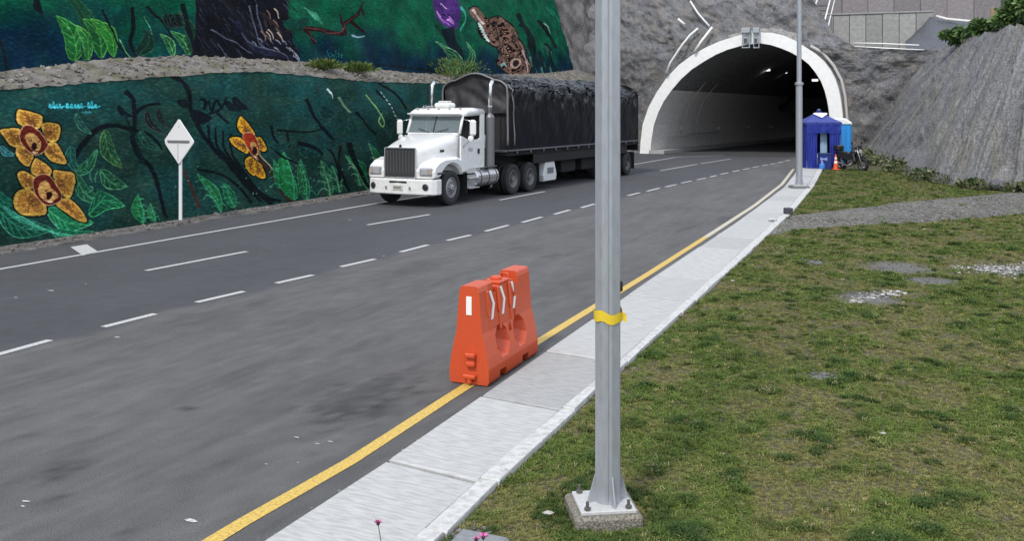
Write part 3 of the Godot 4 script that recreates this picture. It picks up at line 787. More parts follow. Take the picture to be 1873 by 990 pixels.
func build_ground() -> void:
	# earth under everything, out to the horizon
	var e := PlaneMesh.new()
	e.size = Vector2(900, 900)
	var earth := put("ground", e, rough_mat("earth", lin(.12, .105, .08), 0.95, grain("earth_g", 512, 0.02, 0.5, 1.0, 3, 5, 0.05), 0.3), null, "structure")
	earth.position = Vector3(0, -0.06, -200)
	# ---- road: one sheet from the foot of the painted wall to the footpath
	var dash_tab := table_from([[45, 635], [237, 585], [540, 510], [838, 435], [1027, 388], [1160, 356], [1300, 324], [1440, 293]], 0.0)
	var stains := []           # oil and rubber stains seen on the asphalt: pixel, half length along, half width, strength
	for a in [[135, 853, 0.20, 0.13, 0.5], [670, 725, 0.8, 0.36, 0.42], [650, 760, 0.6, 0.28, 0.35], [735, 735, 0.5, 0.3, 0.3], [345, 748, 0.07, 0.06, 0.6], [105, 913, 0.08, 0.07, 0.45], [575, 829, 0.05, 0.06, 0.6], [232, 970, 0.06, 0.05, 0.5], [45, 800, 0.15, 0.06, 0.35], [400, 848, 0.2, 0.04, 0.35], [1010, 468, 0.5, 0.12, 0.4], [940, 455, 0.5, 0.1, 0.3], [640, 640, 0.6, 0.1, 0.2], [62, 720, 0.06, 0.05, 0.5], [1330, 400, 1.2, 0.2, 0.4], [1255, 418, 0.7, 0.12, 0.35]]:
		var g := G(a[0], a[1])
		stains.append([S(g), Rr(g), a[2], a[3], a[4]])
	var lo := noise(7, 0.35, 4)
	var streak := noise(9, 0.6, 4)
	var fine := noise(12, 2.6, 3)
	var ss := []
	var s := -1.0
	while s < 26.0:
		ss.append(s)
		s += 0.11 if s < 15.0 else 0.2
	while s < 63.0:
		ss.append(s)
		s += 0.5
	var road := put("road", sheet(150, ss.size() - 1, func(i: int, j: int):
		var sv: float = ss[j]
		var rr := lerpf(Rr(WR(sv, 0, 0)) - 1.2, look(t_walk_l, minf(sv, 44.0)) + 0.25, pow(i / 150.0, 0.8))
		var lane := clampf((rr - look(dash_tab, minf(sv, 50.0)) + lo.get_noise_2d(sv * 2.0, rr * 2.0) * 0.25) / 0.25, 0, 1)
		var c := Color(.086, .087, .096).lerp(Color(.136, .132, .131), lane)
		var k := 1.0 + lo.get_noise_2d(sv, rr) * 0.14 + streak.get_noise_2d(sv * 0.3, rr * 2.6) * 0.17 * (0.4 + lane) + fine.get_noise_2d(sv, rr) * 0.13 + fine.get_noise_2d(sv * 0.5 + 60.0, rr * 3.0) * 0.22 * lane
		for a in stains:
			var q := Vector2((sv - a[0]) / a[2], (rr - a[1]) / a[3])
			if q.length_squared() < 6.0:
				var f := 1.15 - q.length() + fine.get_noise_2d(sv * 2.0, rr * 2.0) * 0.9
				k *= 1.0 - a[4] * clampf(f * 2.2, 0, 1) * (0.75 + fine.get_noise_2d(sv * 3.0, rr * 3.0) * 0.6)
		return [SR(sv, rr, fine.get_noise_2d(sv * 0.5, rr * 0.5) * 0.002), Vector2(sv, rr), Color(c.r * k, c.g * k, c.b * k)], Vector3.UP),
		rough_mat("asphalt", Color.WHITE, 0.88, grain("asph", 1024, 0.16, 0.58, 1.14, 21, 3, 0.14), 0.55, bumps("asph_n", 512, 0.2, 5.0, 23, 2), 0.5, true), null, "structure")
	var white := rough_mat("road_paint", lin(.62, .62, .61), 0.6, grain("paint_g", 512, 0.05, 0.72, 1.06, 31, 5, 0.05), 1.2)
	var yellow := rough_mat("yellow_paint", lin(.68, .46, .10), 0.6, grain("paint_g2", 512, 0.05, 0.74, 1.08, 33, 5, 0.06), 1.1)
	var st := begin()
	strip(st, t_left, 4.0, t_left[t_left.size() - 1][0], 0.12, 0.005)
	put("edge_line", done(st), white, road)
	st = begin()
	var fade := S(G(1290, 434))                               # beyond this the line is repainted in cream white
	strip(st, t_yellow, 2.5, fade, 0.125, 0.005)
	put("edge_line", done(st), yellow, road)
	st = begin()
	strip(st, t_yellow, fade, 46.0, 0.125, 0.005)
	put("edge_line", done(st), rough_mat("cream_paint", lin(.60, .55, .42), 0.6, texs["paint_g2"], 1.1), road)
	var dashes := [[-92, 671, 2, 645.5], [190, 598, 285, 574], [360, 553, 447, 533], [506, 518, 573, 503], [624, 488, 686, 474], [733, 461, 783, 448], [818, 440, 861, 430], [888, 423, 930, 412], [955, 407, 991, 397], [1014, 392, 1042, 384], [1063, 380, 1088, 373], [1105, 369, 1128, 363], [1148, 358, 1170, 352.5], [1183, 350, 1206, 344], [1217, 342, 1237, 337.5], [1246, 335, 1265, 331], [1274, 329, 1291, 325.5], [1298, 324, 1310, 321], [1317, 319, 1332, 316], [1339, 314.5, 1352, 311.5], [1358, 310.5, 1371, 308], [1376, 306.5, 1388, 304.5], [1393, 303.5, 1404, 301.5], [1408, 300.7, 1418, 299], [1422, 298, 1432, 296], [1435, 295, 1444, 293.2],
		[268, 495, 452, 460], [672, 411.5, 786, 392.5], [914, 366, 996, 350.5], [1207, 312.5, 1275, 300.5], [1282, 299.3, 1336, 291], [-330, 610, -110, 568]]
	dashes[0] = [2 - 97, 674, 93, 622]
	for a in dashes:
		var p := G(a[0], a[1], 0.005)
		var q := G(a[2], a[3], 0.005)
		var d := (q - p).normalized()
		var w := d.cross(Vector3.UP) * 0.058
		var sd := begin()
		quad(sd, p - w, p + w, q + w, q - w)
		put("lane_dash", done(sd), white, road)
	st = begin()
	quad(st, G(153, 467.5, .009), G(179, 459.5, .009), G(160, 447, .009), G(130, 452, .009))
	put("paint_patch", done(st), white, road)
	for a in [[94, 531.5, .05], [216, 617, .035], [30, 544, .03], [158, 519, .02], [352, 952, .05], [543, 800, .02], [582, 812, .02], [605, 808, .02], [49, 917, .025], [44, 926, .018], [545, 846, .012], [488, 849, .012], [702, 468, .03], [640, 402, .05]]:
		var c := G(a[0], a[1], 0.005)
		var sd := begin()
		var ring := []
		for k in 9:
			var rr: float = a[2] * rng.randf_range(0.55, 1.2)
			ring.append(c + along * cos(TAU * k / 9) * rr * 0.5 + across * sin(TAU * k / 9) * rr * 1.4)
		for k in 9: tri(sd, c, ring[k], ring[(k + 1) % 9])
		put("paint_splash", done(sd), white, road)
	# ---- gutter strip along the foot of the painted wall
	var nz := noise(15, 1.1, 4)
	put("gutter", sheet(5, 260, func(i: int, j: int):
		var sv := 3.0 + j * 0.21
		var rr: float = [-0.25, 0.12, 0.34, 0.44 + nz.get_noise_1d(sv * 2.0) * 0.05, 0.5 + nz.get_noise_1d(sv * 2.0) * 0.07, 0.52][i]
		var hh: float = [0.09, 0.07, 0.05, 0.045, 0.03, -0.02][i] + nz.get_noise_2d(sv * 3.0, rr * 6.0) * 0.02
		var k := 0.8 + nz.get_noise_2d(sv * 2.0, rr * 5.0) * 0.7
		return [WR(sv, rr, hh), Vector2(sv, rr), Color(.20 * k, .185 * k, .17 * k)], Vector3.UP),
		rough_mat("gutter", Color.WHITE, 0.92, grain("concrete_g", 512, 0.03, 0.62, 1.05, 37, 5, 0.05), 0.8, bumps("concrete_n", 512, 0.05, 6.0, 39), 0.8, true), null, "structure")
	var xf := []
	var cl := []
	for k in 900:
		var sv := 5.0 + pow(rng.randf(), 1.4) * 50.0
		var sz := rng.randf_range(0.012, 0.055) * (1.0 if rng.randf() < 0.93 else 1.9)
		xf.append(Transform3D(Basis.from_euler(Vector3(rng.randf() * 6, rng.randf() * 6, 0)).scaled(Vector3.ONE * sz), WR(sv, 0.1 + absf(rng.randfn(0.0, 0.17)), 0.06)))
		var g := rng.randf_range(0.05, 0.32)
		cl.append(Color(g, g * 0.93, g * 0.82))
	var deb := scatter("gutter_debris", stone_mesh(3), rough_mat("stones", Color.WHITE, 0.95, grain("concrete_g", 512, 0.03, .6, 1.), 2.0, null, 1.0, true), xf, cl)
	tag(deb, "stones and crumbled plaster along the foot of the painted wall", "debris")

func build_walk() -> void:
	var conc := []
	for k in 5:
		var m := M("slab_%d" % k, dim(lin(.45, .45, .44), [1.0, 0.96, 1.015, 0.985, 0.9][k]), 0.9)       # broom finish: fine lines across the walk
		m.albedo_texture = grain("slab_g", 1024, 0.02, 0.84, 1.04, 43, 6, 0.03)
		m.uv1_scale = Vector3(0.22, 1.3, 1)
		m.uv1_offset = Vector3(k * 0.37, k * 0.21, 0)
		conc.append(m)
	var kerb := rough_mat("kerb", lin(.56, .555, .535), 0.85, grain("kerb_g", 512, 0.03, 0.8, 1.05, 47, 6, 0.05), 0.6, bumps("concrete_n", 512, 0.05, 6.0, 39), 0.15)
	var walk := Node3D.new()
	walk.name = "sidewalk"
	walk.set_meta("kind", "structure")
	add_child(walk)
	var s := S(G(879, 725, 0.1)) - 1.72 * 4.0 - 0.02
	var k := 0
	var gap := 0.021
	while s < 44.5:
		var w := 1.72
		var a := s + gap
		var b := s + w - gap
		var skew := -0.10                                     # joints are not quite square to the road
		var f := func(sv, t, h): 
			var m := lerpf(look(t_walk_l, sv), look(t_walk_in, sv), 0.5)
			var r := look(t, sv)
			return SR(sv + (r - m) * skew, r, h)
		var top: float = 0.1 + [0.0, 0.004, -0.003, 0.002][k % 4]
		var st := begin()
		var in_r := func(sv, h): return f.call(sv, t_walk_in, h) - across * 0.008
		var bv := 0.014
		# broom-finished slab with worn arrises
		var A := [f.call(a, t_walk_l, top - bv), in_r.call(a, top - bv), in_r.call(b, top - bv), f.call(b, t_walk_l, top - bv)]
		var C: Vector3 = (A[0] + A[1] + A[2] + A[3]) * 0.25
		var T := []
		var B := []
		for p in A:
			T.append(p + (C - p).normalized() * bv * 1.6 + Vector3(0, bv, 0))
			B.append(Vector3(p.x, -0.05, p.z))
		quv(st, T[0], T[1], T[2], T[3])
		for i in 4:
			quv(st, A[i], A[(i + 1) % 4], T[(i + 1) % 4], T[i])
			quv(st, B[i], B[(i + 1) % 4], A[(i + 1) % 4], A[i])
		var lone := st
		put("slab", done(lone), conc[(k * 7 + k / 3) % 4 if k != 4 else 4], walk)
		# edging on the lawn side
		for half in 2:
			st = begin()
			var e0 := s + w * 0.5 * half + 0.004
			var e1 := s + w * 0.5 * (half + 1) - 0.004
			var j0 := rng.randf_range(-0.012, 0.012)
			var j1 := rng.randf_range(-0.012, 0.012)
			var hh := 0.118 + rng.randf_range(-0.006, 0.006)
			var pb := [SR(e0, look(t_walk_in, e0), -0.05), SR(e0, look(t_walk_r, e0) + j0, -0.05), SR(e1, look(t_walk_r, e1) + j1, -0.05), SR(e1, look(t_walk_in, e1), -0.05)]
			var pt := []
			var pm := []
			var cc: Vector3 = (pb[0] + pb[1] + pb[2] + pb[3]) * 0.25
			for p in pb:
				pm.append(Vector3(p.x, hh - 0.012, p.z))
				var q: Vector3 = p + Vector3(cc.x - p.x, 0, cc.z - p.z).normalized() * 0.016
				pt.append(Vector3(q.x, hh, q.z))
			quad(st, pt[0], pt[1], pt[2], pt[3])
			for i in 4:
				quad(st, pb[i], pb[(i + 1) % 4], pm[(i + 1) % 4], pm[i])
				quad(st, pm[i], pm[(i + 1) % 4], pt[(i + 1) % 4], pt[i])
			put("kerb_stone", done(st), kerb, walk)
		s += w
		k += 1
	# crumbs of mortar in the channel between the yellow line and the slabs
	var xf := []
	var cl := []
	for i in 700:
		var sv := 4.0 + pow(rng.randf(), 1.6) * 34.0
		var sz := rng.randf_range(0.004, 0.017)
		xf.append(Transform3D(Basis.from_euler(Vector3(rng.randf() * 6, rng.randf() * 6, 0)).scaled(Vector3(sz * 1.4, sz * 0.8, sz)), SR(sv, look(t_walk_l, sv) - absf(rng.randfn(0.01, 0.05)) - 0.01, 0.004)))
		var g := rng.randf_range(0.18, 0.55)
		cl.append(Color(g, g * 0.97, g * 0.92))
	var crumbs := scatter("mortar_crumbs", stone_mesh(5), mats["stones"], xf, cl)
	tag(crumbs, "pale mortar crumbs in the channel beside the footpath", "debris")

var bare := []          # bare gravelly patches in the lawn: [x, z, rx, rz]
func lawn_mix(p: Vector3, nl: FastNoiseLite, nm: FastNoiseLite) -> float:  # 0 dry, 1 green
	return clampf(0.5 + nl.get_noise_2d(p.x, p.z) * 1.5 + nm.get_noise_2d(p.x, p.z) * 0.7, 0, 1)
func bare_at(p: Vector3) -> float:
	var b := 0.0
	for a in bare: b = maxf(b, 1.0 - Vector2((p.x - a[0]) / a[2], (p.z - a[1]) / a[3]).length())
	return b
func path_edges(u: float) -> Vector2:                       # rows of the far and near edge of the gravel path
	var f := clampi_look([[1380, 432], [1420, 412], [1450, 396], [1500, 390], [1560, 384], [1650, 373], [1740, 364], [1873, 352], [2100, 340]], u)
	var n := clampi_look([[1380, 440], [1410, 430], [1450, 422], [1500, 416], [1600, 410], [1700, 405], [1873, 391], [2100, 372]], u)
	return Vector2(f, n)
func in_path(p: Vector3) -> bool:
	var u := UC + p.x / -p.z * FOC
	var v := VH + (CAM_H - 0.08) / -p.z * FOC
	if u < 1385: return false
	var e := path_edges(u)
	return v > e.x - 2.0 and v < e.y + 1.0

func build_lawn() -> void:
	var nl := noise(81, 0.55, 3)
	var nm := noise(83, 2.2, 3)
	for a in [[1640, 490, 70, 14], [1700, 514, 55, 9], [1590, 545, 60, 16], [1830, 494, 60, 13], [1920, 500, 60, 12], [1505, 690, 30, 9], [1490, 480, 14, 4], [860, 985, 44, 16]]:
		var c := G(a[0], a[1], 0.08)
		var e := G(a[0] + a[2], a[1], 0.08)
		var f := G(a[0], a[1] + a[3], 0.08)
		bare.append([c.x, c.z, absf(e.x - c.x), absf(f.z - c.z)])
	var lump := noise(85, 0.35, 3)
	var ground_y := func(p: Vector3) -> float: return 0.075 + lump.get_noise_2d(p.x, p.z) * 0.025
	# soil
	put("lawn_soil", sheet(90, 230, func(i: int, j: int):
		var sv := -2.0 + 62.0 * pow(j / 230.0, 1.5)
		var r := look(t_walk_r, minf(sv, 42.0)) - 0.03 + 34.0 * pow(i / 90.0, 1.7)
		var p := SR(sv, r)
		var g := lawn_mix(p, nl, nm)
		var c := Color(.135, .12, .055).lerp(Color(.085, .10, .03), g)
		var b := clampf(bare_at(p) * 2.5 + nm.get_noise_2d(p.x * 4, p.z * 4) * 0.6, 0, 1)
		if in_path(p): b = 1.0
		c = c.lerp(Color(.21, .20, .185), b)
		return [Vector3(p.x, ground_y.call(p) - (0.02 if i == 0 else 0.0), p.z), Vector2(sv, r), c], Vector3.UP),
		rough_mat("soil", Color.WHITE, 0.95, grain("soil_g", 512, 0.06, 0.45, 1.15, 87, 5, 0.12), 0.9, bumps("soil_n", 512, 0.08, 8.0, 89), 1.0, true), null, "structure")
	# grass: tufts of bent blades
	var tufts := []
	for kind in 3:
		var st := begin()
		var r := RandomNumberGenerator.new()
		r.seed = 900 + kind
		for b in 9:
			var a := r.randf() * TAU
			var d := Vector3(cos(a), 0, sin(a))
			var o := d.cross(Vector3.UP)
			var root := Vector3(r.randf_range(-.5, .5), -0.1, r.randf_range(-.5, .5))
			var hgt: float = r.randf_range(0.5, 1.0) * [1.0, 0.75, 1.25][kind]
			var outw := r.randf_range(0.35, 1.2)
			var w := r.randf_range(0.06, 0.11)
			var tone := r.randf_range(0.75, 1.2)
			st.set_color(Color(tone, tone, tone * 0.9))
			var m := root + d * outw * 0.35 + Vector3(0, hgt * 0.75, 0)
			var t := root + d * outw + Vector3(0, hgt * r.randf_range(0.6, 1.0), 0)
			quad(st, root - o * w, root + o * w, m + o * w * 0.8, m - o * w * 0.8)
			tri(st, m - o * w * 0.8, m + o * w * 0.8, t)
		tufts.append(done(st))
	var gm := M("grass_blades", Color.WHITE, 0.8)
	gm.metallic_specular = 0.25
	gm.vertex_color_use_as_albedo = true
	gm.backlight_enabled = true
	gm.backlight = lin(.03, .04, .01)
	var xf := [[], [], []]
	var cl := [[], [], []]
	var clump := noise(91, 1.3, 2)
	var tries := 285000
	for i in tries:
		# more tufts near the camera, where blades show
		var d := 4.6 + pow(rng.randf(), 1.45) * 38.0
		var u := rng.randf_range(760.0, 2350.0)
		var p := Vector3((u - UC) / FOC * d, 0, -d)
		var sv := S(p)
		var rr := Rr(p)
		var edge := look(t_walk_r, clampf(sv, 2.0, 44.0))
		if rr < edge - 0.005 + rng.randf() * 0.05: continue
		if rr > edge + 30.0: continue
		if p.distance_to(Vector3(0.645, 0, -6.07)) < 0.25: continue
		if in_path(p) and rng.randf() < 0.975: continue
		var b := bare_at(p)
		if b > 0.0 and rng.randf() < b * 2.0 + 0.25: continue
		var g := clampf(lawn_mix(p, nl, nm) + 0.1, 0, 1)
		var cn := clump.get_noise_2d(p.x * 1.6, p.z * 1.6)
		if g < 0.35 and rng.randf() < 0.25: continue
		var kind := 2 if cn > 0.35 and rng.randf() < 0.5 else rng.randi() % 2
		var sz := lerpf(0.022, 0.034, g) * rng.randf_range(0.75, 1.3) * (1.0 + maxf(0.0, cn) * 0.75) * lerpf(1.0, 1.75, clampf((d - 6.0) / 18.0, 0, 1))
		xf[kind].append(Transform3D(Basis(Vector3.UP, rng.randf() * TAU).scaled(Vector3(sz, sz * rng.randf_range(0.7, 1.15), sz)), Vector3(p.x, ground_y.call(p), p.z)))
		var c := Color(.235, .215, .078).lerp(Color(.108, .158, .034), clampf(g + rng.randf_range(-0.3, 0.3), 0, 1))
		if cn > 0.3: c = c.lerp(Color(.042, .085, .024), clampf((cn - 0.25) * 2.6, 0, 0.9))
		var k := rng.randf_range(0.7, 1.25)
		if rng.randf() < 0.05: c = Color(.30, .26, .13)
		cl[kind].append(Color(c.r * k, c.g * k, c.b * k))
	# rank growth around the pole's plinth
	for i in 420:
		var a := rng.randf() * TAU
		var p := Vector3(0.645, 0, -6.07) + Vector3(cos(a), 0, sin(a)) * rng.randf_range(0.27, 0.5)
		if absf(p.x - 0.645) < 0.235 and absf(p.z + 6.07) < 0.225: continue
		var sz := rng.randf_range(0.025, 0.045)
		xf[2].append(Transform3D(Basis(Vector3.UP, rng.randf() * TAU).scaled(Vector3.ONE * sz), Vector3(p.x, 0.075, p.z)))
		var k := rng.randf_range(0.7, 1.2)
		cl[2].append(Color(.062 * k, .10 * k, .026 * k))
	var names := ["lawn_grass", "short_grass", "rank_grass"]
	for kind in 3:
		var o := scatter(names[kind], tufts[kind], gm, xf[kind], cl[kind])
		tag(o, ["patchy olive lawn grass beside the concrete footpath", "short dry turf among the lawn grass beside the footpath", "taller dark green grass clumps scattered over the lawn"][kind], "grass")
	# gravel path across the lawn
	xf = []
	cl = []
	for i in 5200:
		var u := rng.randf_range(1395.0, 1980.0)
		var e := path_edges(u)
		var v := rng.randf_range(e.x, e.y)
		var p := G(u, v, 0.08)
		var sz := rng.randf_range(0.01, 0.034)
		xf.append(Transform3D(Basis.from_euler(Vector3(rng.randf() * 6, rng.randf() * 6, 0)).scaled(Vector3(sz * 1.2, sz * 0.7, sz)), Vector3(p.x, 0.085, p.z)))
		var g := rng.randf_range(0.18, 0.32)
		cl.append(Color(g, g * 0.95, g * 0.88))
	tag(scatter("path_gravel", stone_mesh(7), mats["stones"], xf, cl), "grey gravel of the path crossing the lawn", "gravel")
	# stony patches and white rubble in the turf
	xf = []
	cl = []
	for a in bare:
		for i in 150:
			var q := Vector2(rng.randfn(), rng.randfn()) * 0.6
			var p := Vector3(a[0] + q.x * a[2], 0.082, a[1] + q.y * a[3])
			var sz := rng.randf_range(0.006, 0.022)
			xf.append(Transform3D(Basis.from_euler(Vector3(rng.randf() * 6, rng.randf() * 6, 0)).scaled(Vector3(sz * 1.3, sz * 0.6, sz)), p))
			var g := rng.randf_range(0.10, 0.28)
			cl.append(Color(g, g * 0.98, g * 0.96))
	tag(scatter("patch_gravel", stone_mesh(9), mats["stones"], xf, cl), "fine grey gravel showing through bare patches of lawn", "gravel")
	xf = []
	cl = []
	for a in [[1815, 493, 34, 6, 60], [1760, 491, 18, 3, 20], [1850, 501, 16, 4, 16], [1560, 553, 16, 4, 26], [1590, 545, 16, 4, 14], [1625, 538, 20, 4, 30], [1875, 488, 30, 6, 40]]:
		for i in a[4] * 3:
			var q := Vector2(rng.randfn(), rng.randfn()) * 0.75
			var p := G(a[0] + q.x * a[2], a[1] + q.y * a[3], 0.08)
			var sz := rng.randf_range(0.005, 0.017) * (2.2 if rng.randf() < 0.07 else 1.0)
			xf.append(Transform3D(Basis.from_euler(Vector3(rng.randf() * 0.6, rng.randf() * 6, 0)).scaled(Vector3(sz * 1.5, sz * 0.7, sz * 1.1)), Vector3(p.x, 0.09, p.z)))
			var g := rng.randf_range(0.4, 0.75)
			cl.append(Color(g, g * 0.97, g * 0.92))
	tag(scatter("white_rubble", stone_mesh(11), mats["stones"], xf, cl), "broken white rubble lying in the lawn beyond the gravel", "rubble")
	for a in [[1340, 516, .028, "pale stone lying in the grass beside the footpath edging"], [1614, 797, .022, "pale stone lying in the open lawn"], [1690, 421, .03, "white stone in the grass below the gravel path"], [1002, 944, .028, "flat pale stone beside the galvanised pole's plinth"], [1540, 514, .018, "small pale stone between the footpath and gravel patches"]]:
		var p := G(a[0], a[1], 0.08)
		var o := put("lawn_stone", stone_mesh(int(a[0])), rough_mat("pale_stone", lin(.55, .53, .48), 0.9, texs["concrete_g"], 2.0))
		o.transform = Transform3D(Basis(Vector3.UP, a[0]).scaled(Vector3(a[2] * 1.4, a[2] * 0.8, a[2])), Vector3(p.x, 0.1, p.z))
		tag(o, a[3], "stone", "single stones in the lawn")
	# grey concrete footing sunk in the ground where the edging leaves the picture
	var fp := G(862, 1004, 0.09)
	var foot := put("concrete_footing", boxm(Vector3.ZERO, Vector3(0.34, 0.12, 0.3), 0.02), rough_mat("footing", lin(.23, .24, .25), 0.9, texs["slab_g"], 1.0))
	foot.transform = Transform3D(Basis(Vector3.UP, -0.4), Vector3(fp.x + 0.03, 0.07, fp.z))
	tag(foot, "grey concrete footing sunk in the ground beside the footpath edging", "footing")

func build_walls() -> void:
	var low_tab := []       # crest of the lower painted wall: [s, height]
	for a in [[-240, 172], [0, 163], [100, 156], [170, 151], [240, 146], [300, 140], [360, 136], [420, 132], [480, 130], [540, 135], [600, 141], [660, 147], [720, 150], [800, 152], [900, 152], [1000, 150], [1060, 146]]:
		var q := wall_hit(a[0], a[1], false)
		low_tab.append([q.x, q.y])
	var up_tab := []
	for a in [[-240, 140], [0, 131], [60, 124], [130, 115], [200, 108], [260, 105], [330, 103], [420, 105], [500, 110], [560, 113], [620, 119], [680, 127], [740, 133], [800, 136], [900, 137], [1000, 134], [1050, 128]]:
		var q := wall_hit(a[0], a[1], true)
		up_tab.append([q.x, q.y])
	var rough := noise(101, 0.45, 4)
	var fine := noise(103, 2.0, 3)
	var low_m := M("mural_low", Color.WHITE, 0.82)
	low_m.albedo_texture = paint_low()
	low_m.texture_repeat = false
	low_m.metallic_specular = 0.2
	var up_m := M("mural_up", Color.WHITE, 0.82)
	up_m.albedo_texture = paint_up()
	up_m.texture_repeat = false
	up_m.metallic_specular = 0.2
	var wob := func(s: float, h: float) -> float: return rough.get_noise_2d(s, h) * 0.16 + fine.get_noise_2d(s, h) * 0.035
	var crest := func(s: float) -> float: return clampi_look(low_tab, s) + fine.get_noise_1d(s * 2.0) * 0.05
	var foot2 := func(s: float) -> float: return clampi_look(up_tab, s) + fine.get_noise_1d(s * 2.0 + 90.0) * 0.06
	var N := 330
	var sj := func(j: int) -> float: return -2.0 + 62.5 * j / float(N)
	var w1 := thing("painted_retaining_wall", "lower dark teal mural wall with three yellow orchids along the road", "wall", SR(0, 0))
	put("wall_face", sheet(18, N, func(i: int, j: int):
		var s: float = sj.call(j)
		var h: float = -0.1 + (crest.call(s) + 0.1) * i / 18.0
		var round_ := 0.16 * pow(i / 18.0, 8.0)
		return [WR(s, -wall_off(h, false) + wob.call(s, h) * clampf(h * 1.2, 0.0, 1.0) - round_, h), Vector2(wall_u(s), wall_v(h, false)), Color.WHITE], wall_across), low_m, w1)
	var w2 := thing("painted_retaining_wall", "upper green mural wall with dark tree trunk and spotted cat above the ledge", "wall", SR(0, 0))
	put("wall_face", sheet(26, N, func(i: int, j: int):
		var s: float = sj.call(j)
		var f: float = foot2.call(s) - 0.12
		var h: float = f + (12.5 - f) * i / 26.0
		var bend := 0.0
		if s > 57.0: bend = pow((s - 57.0) / 3.0, 2.0) * 0.8                 # the face rounds off into the portal's rock cut
		return [WR(s, -wall_off(h, true) - bend + wob.call(s, h) * 1.5, h), Vector2(wall_u(s), wall_v(h, true)), Color.WHITE], wall_across), up_m, w2)
	# earth ledge between them
	var soilc := noise(107, 0.8, 4)
	put("earth_ledge", sheet(9, N, func(i: int, j: int):
		var s: float = sj.call(j)
		var h0: float = crest.call(s)
		var h1: float = foot2.call(s) + 0.02
		var t := i / 9.0
		var h := lerpf(h0 - 0.015, h1, pow(t, 0.75)) + soilc.get_noise_2d(s * 3.0, t * 4.0) * 0.09 * sin(PI * t)
		var off := lerpf(wall_off(h0, false) + 0.13 - wob.call(s, h0), wall_off(h1, true) + 0.05 - wob.call(s, h1) * 1.5, t)
		var k := 0.85 + soilc.get_noise_2d(s * 2.0, t * 3.0) * 0.5 + fine.get_noise_2d(s * 2.0, t * 6.0) * 0.35
		var c := Color(.31, .28, .255).lerp(Color(.20, .19, .09), clampf(soilc.get_noise_2d(s * 1.5 + 50.0, t * 2.0) * 2.2, 0, 0.8))
		return [WR(s, -off, h), Vector2(s, t), Color(c.r * k, c.g * k, c.b * k)], Vector3.UP + wall_across), rough_mat("ledge_soil", Color.WHITE, 0.95, texs["soil_g"], 0.7, texs["soil_n"], 1.0, true), null, "structure")
	var xf := []
	var cl := []
	for k in 1500:
		var s := 8.0 + pow(rng.randf(), 1.3) * 48.0
		var t := rng.randf()
		var h := lerpf(crest.call(s), foot2.call(s), pow(t, 0.75))
		var off := lerpf(wall_off(crest.call(s), false) + 0.12, wall_off(h, true), t)
		var sz := rng.randf_range(0.02, 0.07)
		xf.append(Transform3D(Basis.from_euler(Vector3(rng.randf() * 6, rng.randf() * 6, 0)).scaled(Vector3.ONE * sz), WR(s, -off, h)))
		var g := rng.randf_range(0.12, 0.45)
		cl.append(Color(g, g * 0.93, g * 0.84))
	tag(scatter("ledge_stones", stone_mesh(13), mats["stones"], xf, cl), "pebbles and clods strewn along the earth ledge between the murals", "stones")
	# plants rooted on the ledge
	for a in [[612, 132, 0.9, 0.42, "small grass tuft on the ledge above the third orchid"], [672, 137, 1.0, 0.46, "yellow-green grass tuft on the ledge left of the truck"], [850, 150, 2.2, 1.6, "bushy green plant on the ledge below the violet bromeliad"]]:
		var q := wall_hit(a[0], a[1], false)
		var cr: float = crest.call(q.x)
		var ft: float = foot2.call(q.x)
		var tt := 0.35
		var off := lerpf(wall_off(cr, false) + 0.12, wall_off(ft, true), tt)
		bush("ledge_plant", WR(q.x + 0.2, -off, lerpf(cr, ft, pow(tt, 0.75)) + 0.02), Vector3(a[2], a[3], a[2] * 0.8), 620, 0.24, [Color(.10, .16, .03), Color(.16, .20, .05), Color(.05, .10, .025)], a[4], "plant", true)

func bush(called: String, at: Vector3, size: Vector3, n: int, leaf_len: float, tones: Array, label: String, category: String, grassy := false, group := "") -> Node3D:
	var t := thing(called, label, category, at, Basis.IDENTITY, group)
	var st := begin()
	var lobes := []
	for k in 7: lobes.append([Vector3(rng.randf_range(-.36, .36) * size.x, rng.randf_range(0.25, 0.8) * size.y, rng.randf_range(-.36, .36) * size.z), rng.randf_range(0.16, 0.3)])
	for k in n:
		var p: Vector3
		var d: Vector3
		if grassy:
			p = Vector3(rng.randfn(0, 0.2) * size.x, 0, rng.randfn(0, 0.2) * size.z)
			d = (Vector3(p.x / size.x, 0, p.z / size.z) * 2.0 + Vector3(rng.randf_range(-.5, .5), rng.randf_range(0.7, 1.4), rng.randf_range(-.5, .5))).normalized()
			p += d * rng.randf() * size.y * 0.55
		else:
			var l: Array = lobes[rng.randi() % 7]
			d = Vector3(rng.randfn(), rng.randfn() * 0.8 + 0.3, rng.randfn()).normalized()
			p = l[0] + d * Vector3(size.x, size.y, size.z) * l[1] * rng.randf_range(0.55, 1.1)
		var o := d.cross(Vector3(rng.randfn(), rng.randfn(), rng.randfn())).normalized()
		var ln := leaf_len * rng.randf_range(0.6, 1.4)
		var w := ln * (0.10 if grassy else 0.32)
		var nn := o.cross(d)
		var c: Color = tones[rng.randi() % tones.size()]
		var kk := rng.randf_range(0.7, 1.25)
		st.set_color(Color(c.r * kk, c.g * kk, c.b * kk))
		var m := p + d * ln * 0.5 + nn * ln * 0.08
		quad(st, p, m + o * w, p + d * ln - Vector3(0, ln * 0.2, 0), m - o * w)
	var m := M("leaves", Color.WHITE, 0.6)
	m.vertex_color_use_as_albedo = true
	m.backlight_enabled = true
	m.backlight = lin(.03, .05, .01)
	put("foliage", done(st), m, t)
	if not grassy:
		for k in 5:
			var l: Array = lobes[k]
			put("stem", tubem([Vector3(0, -0.1, 0), l[0] * 0.5, l[0]], [0.03, 0.02, 0.008], 5), M("bark", lin(.10, .075, .05), 0.9), t)
	return t

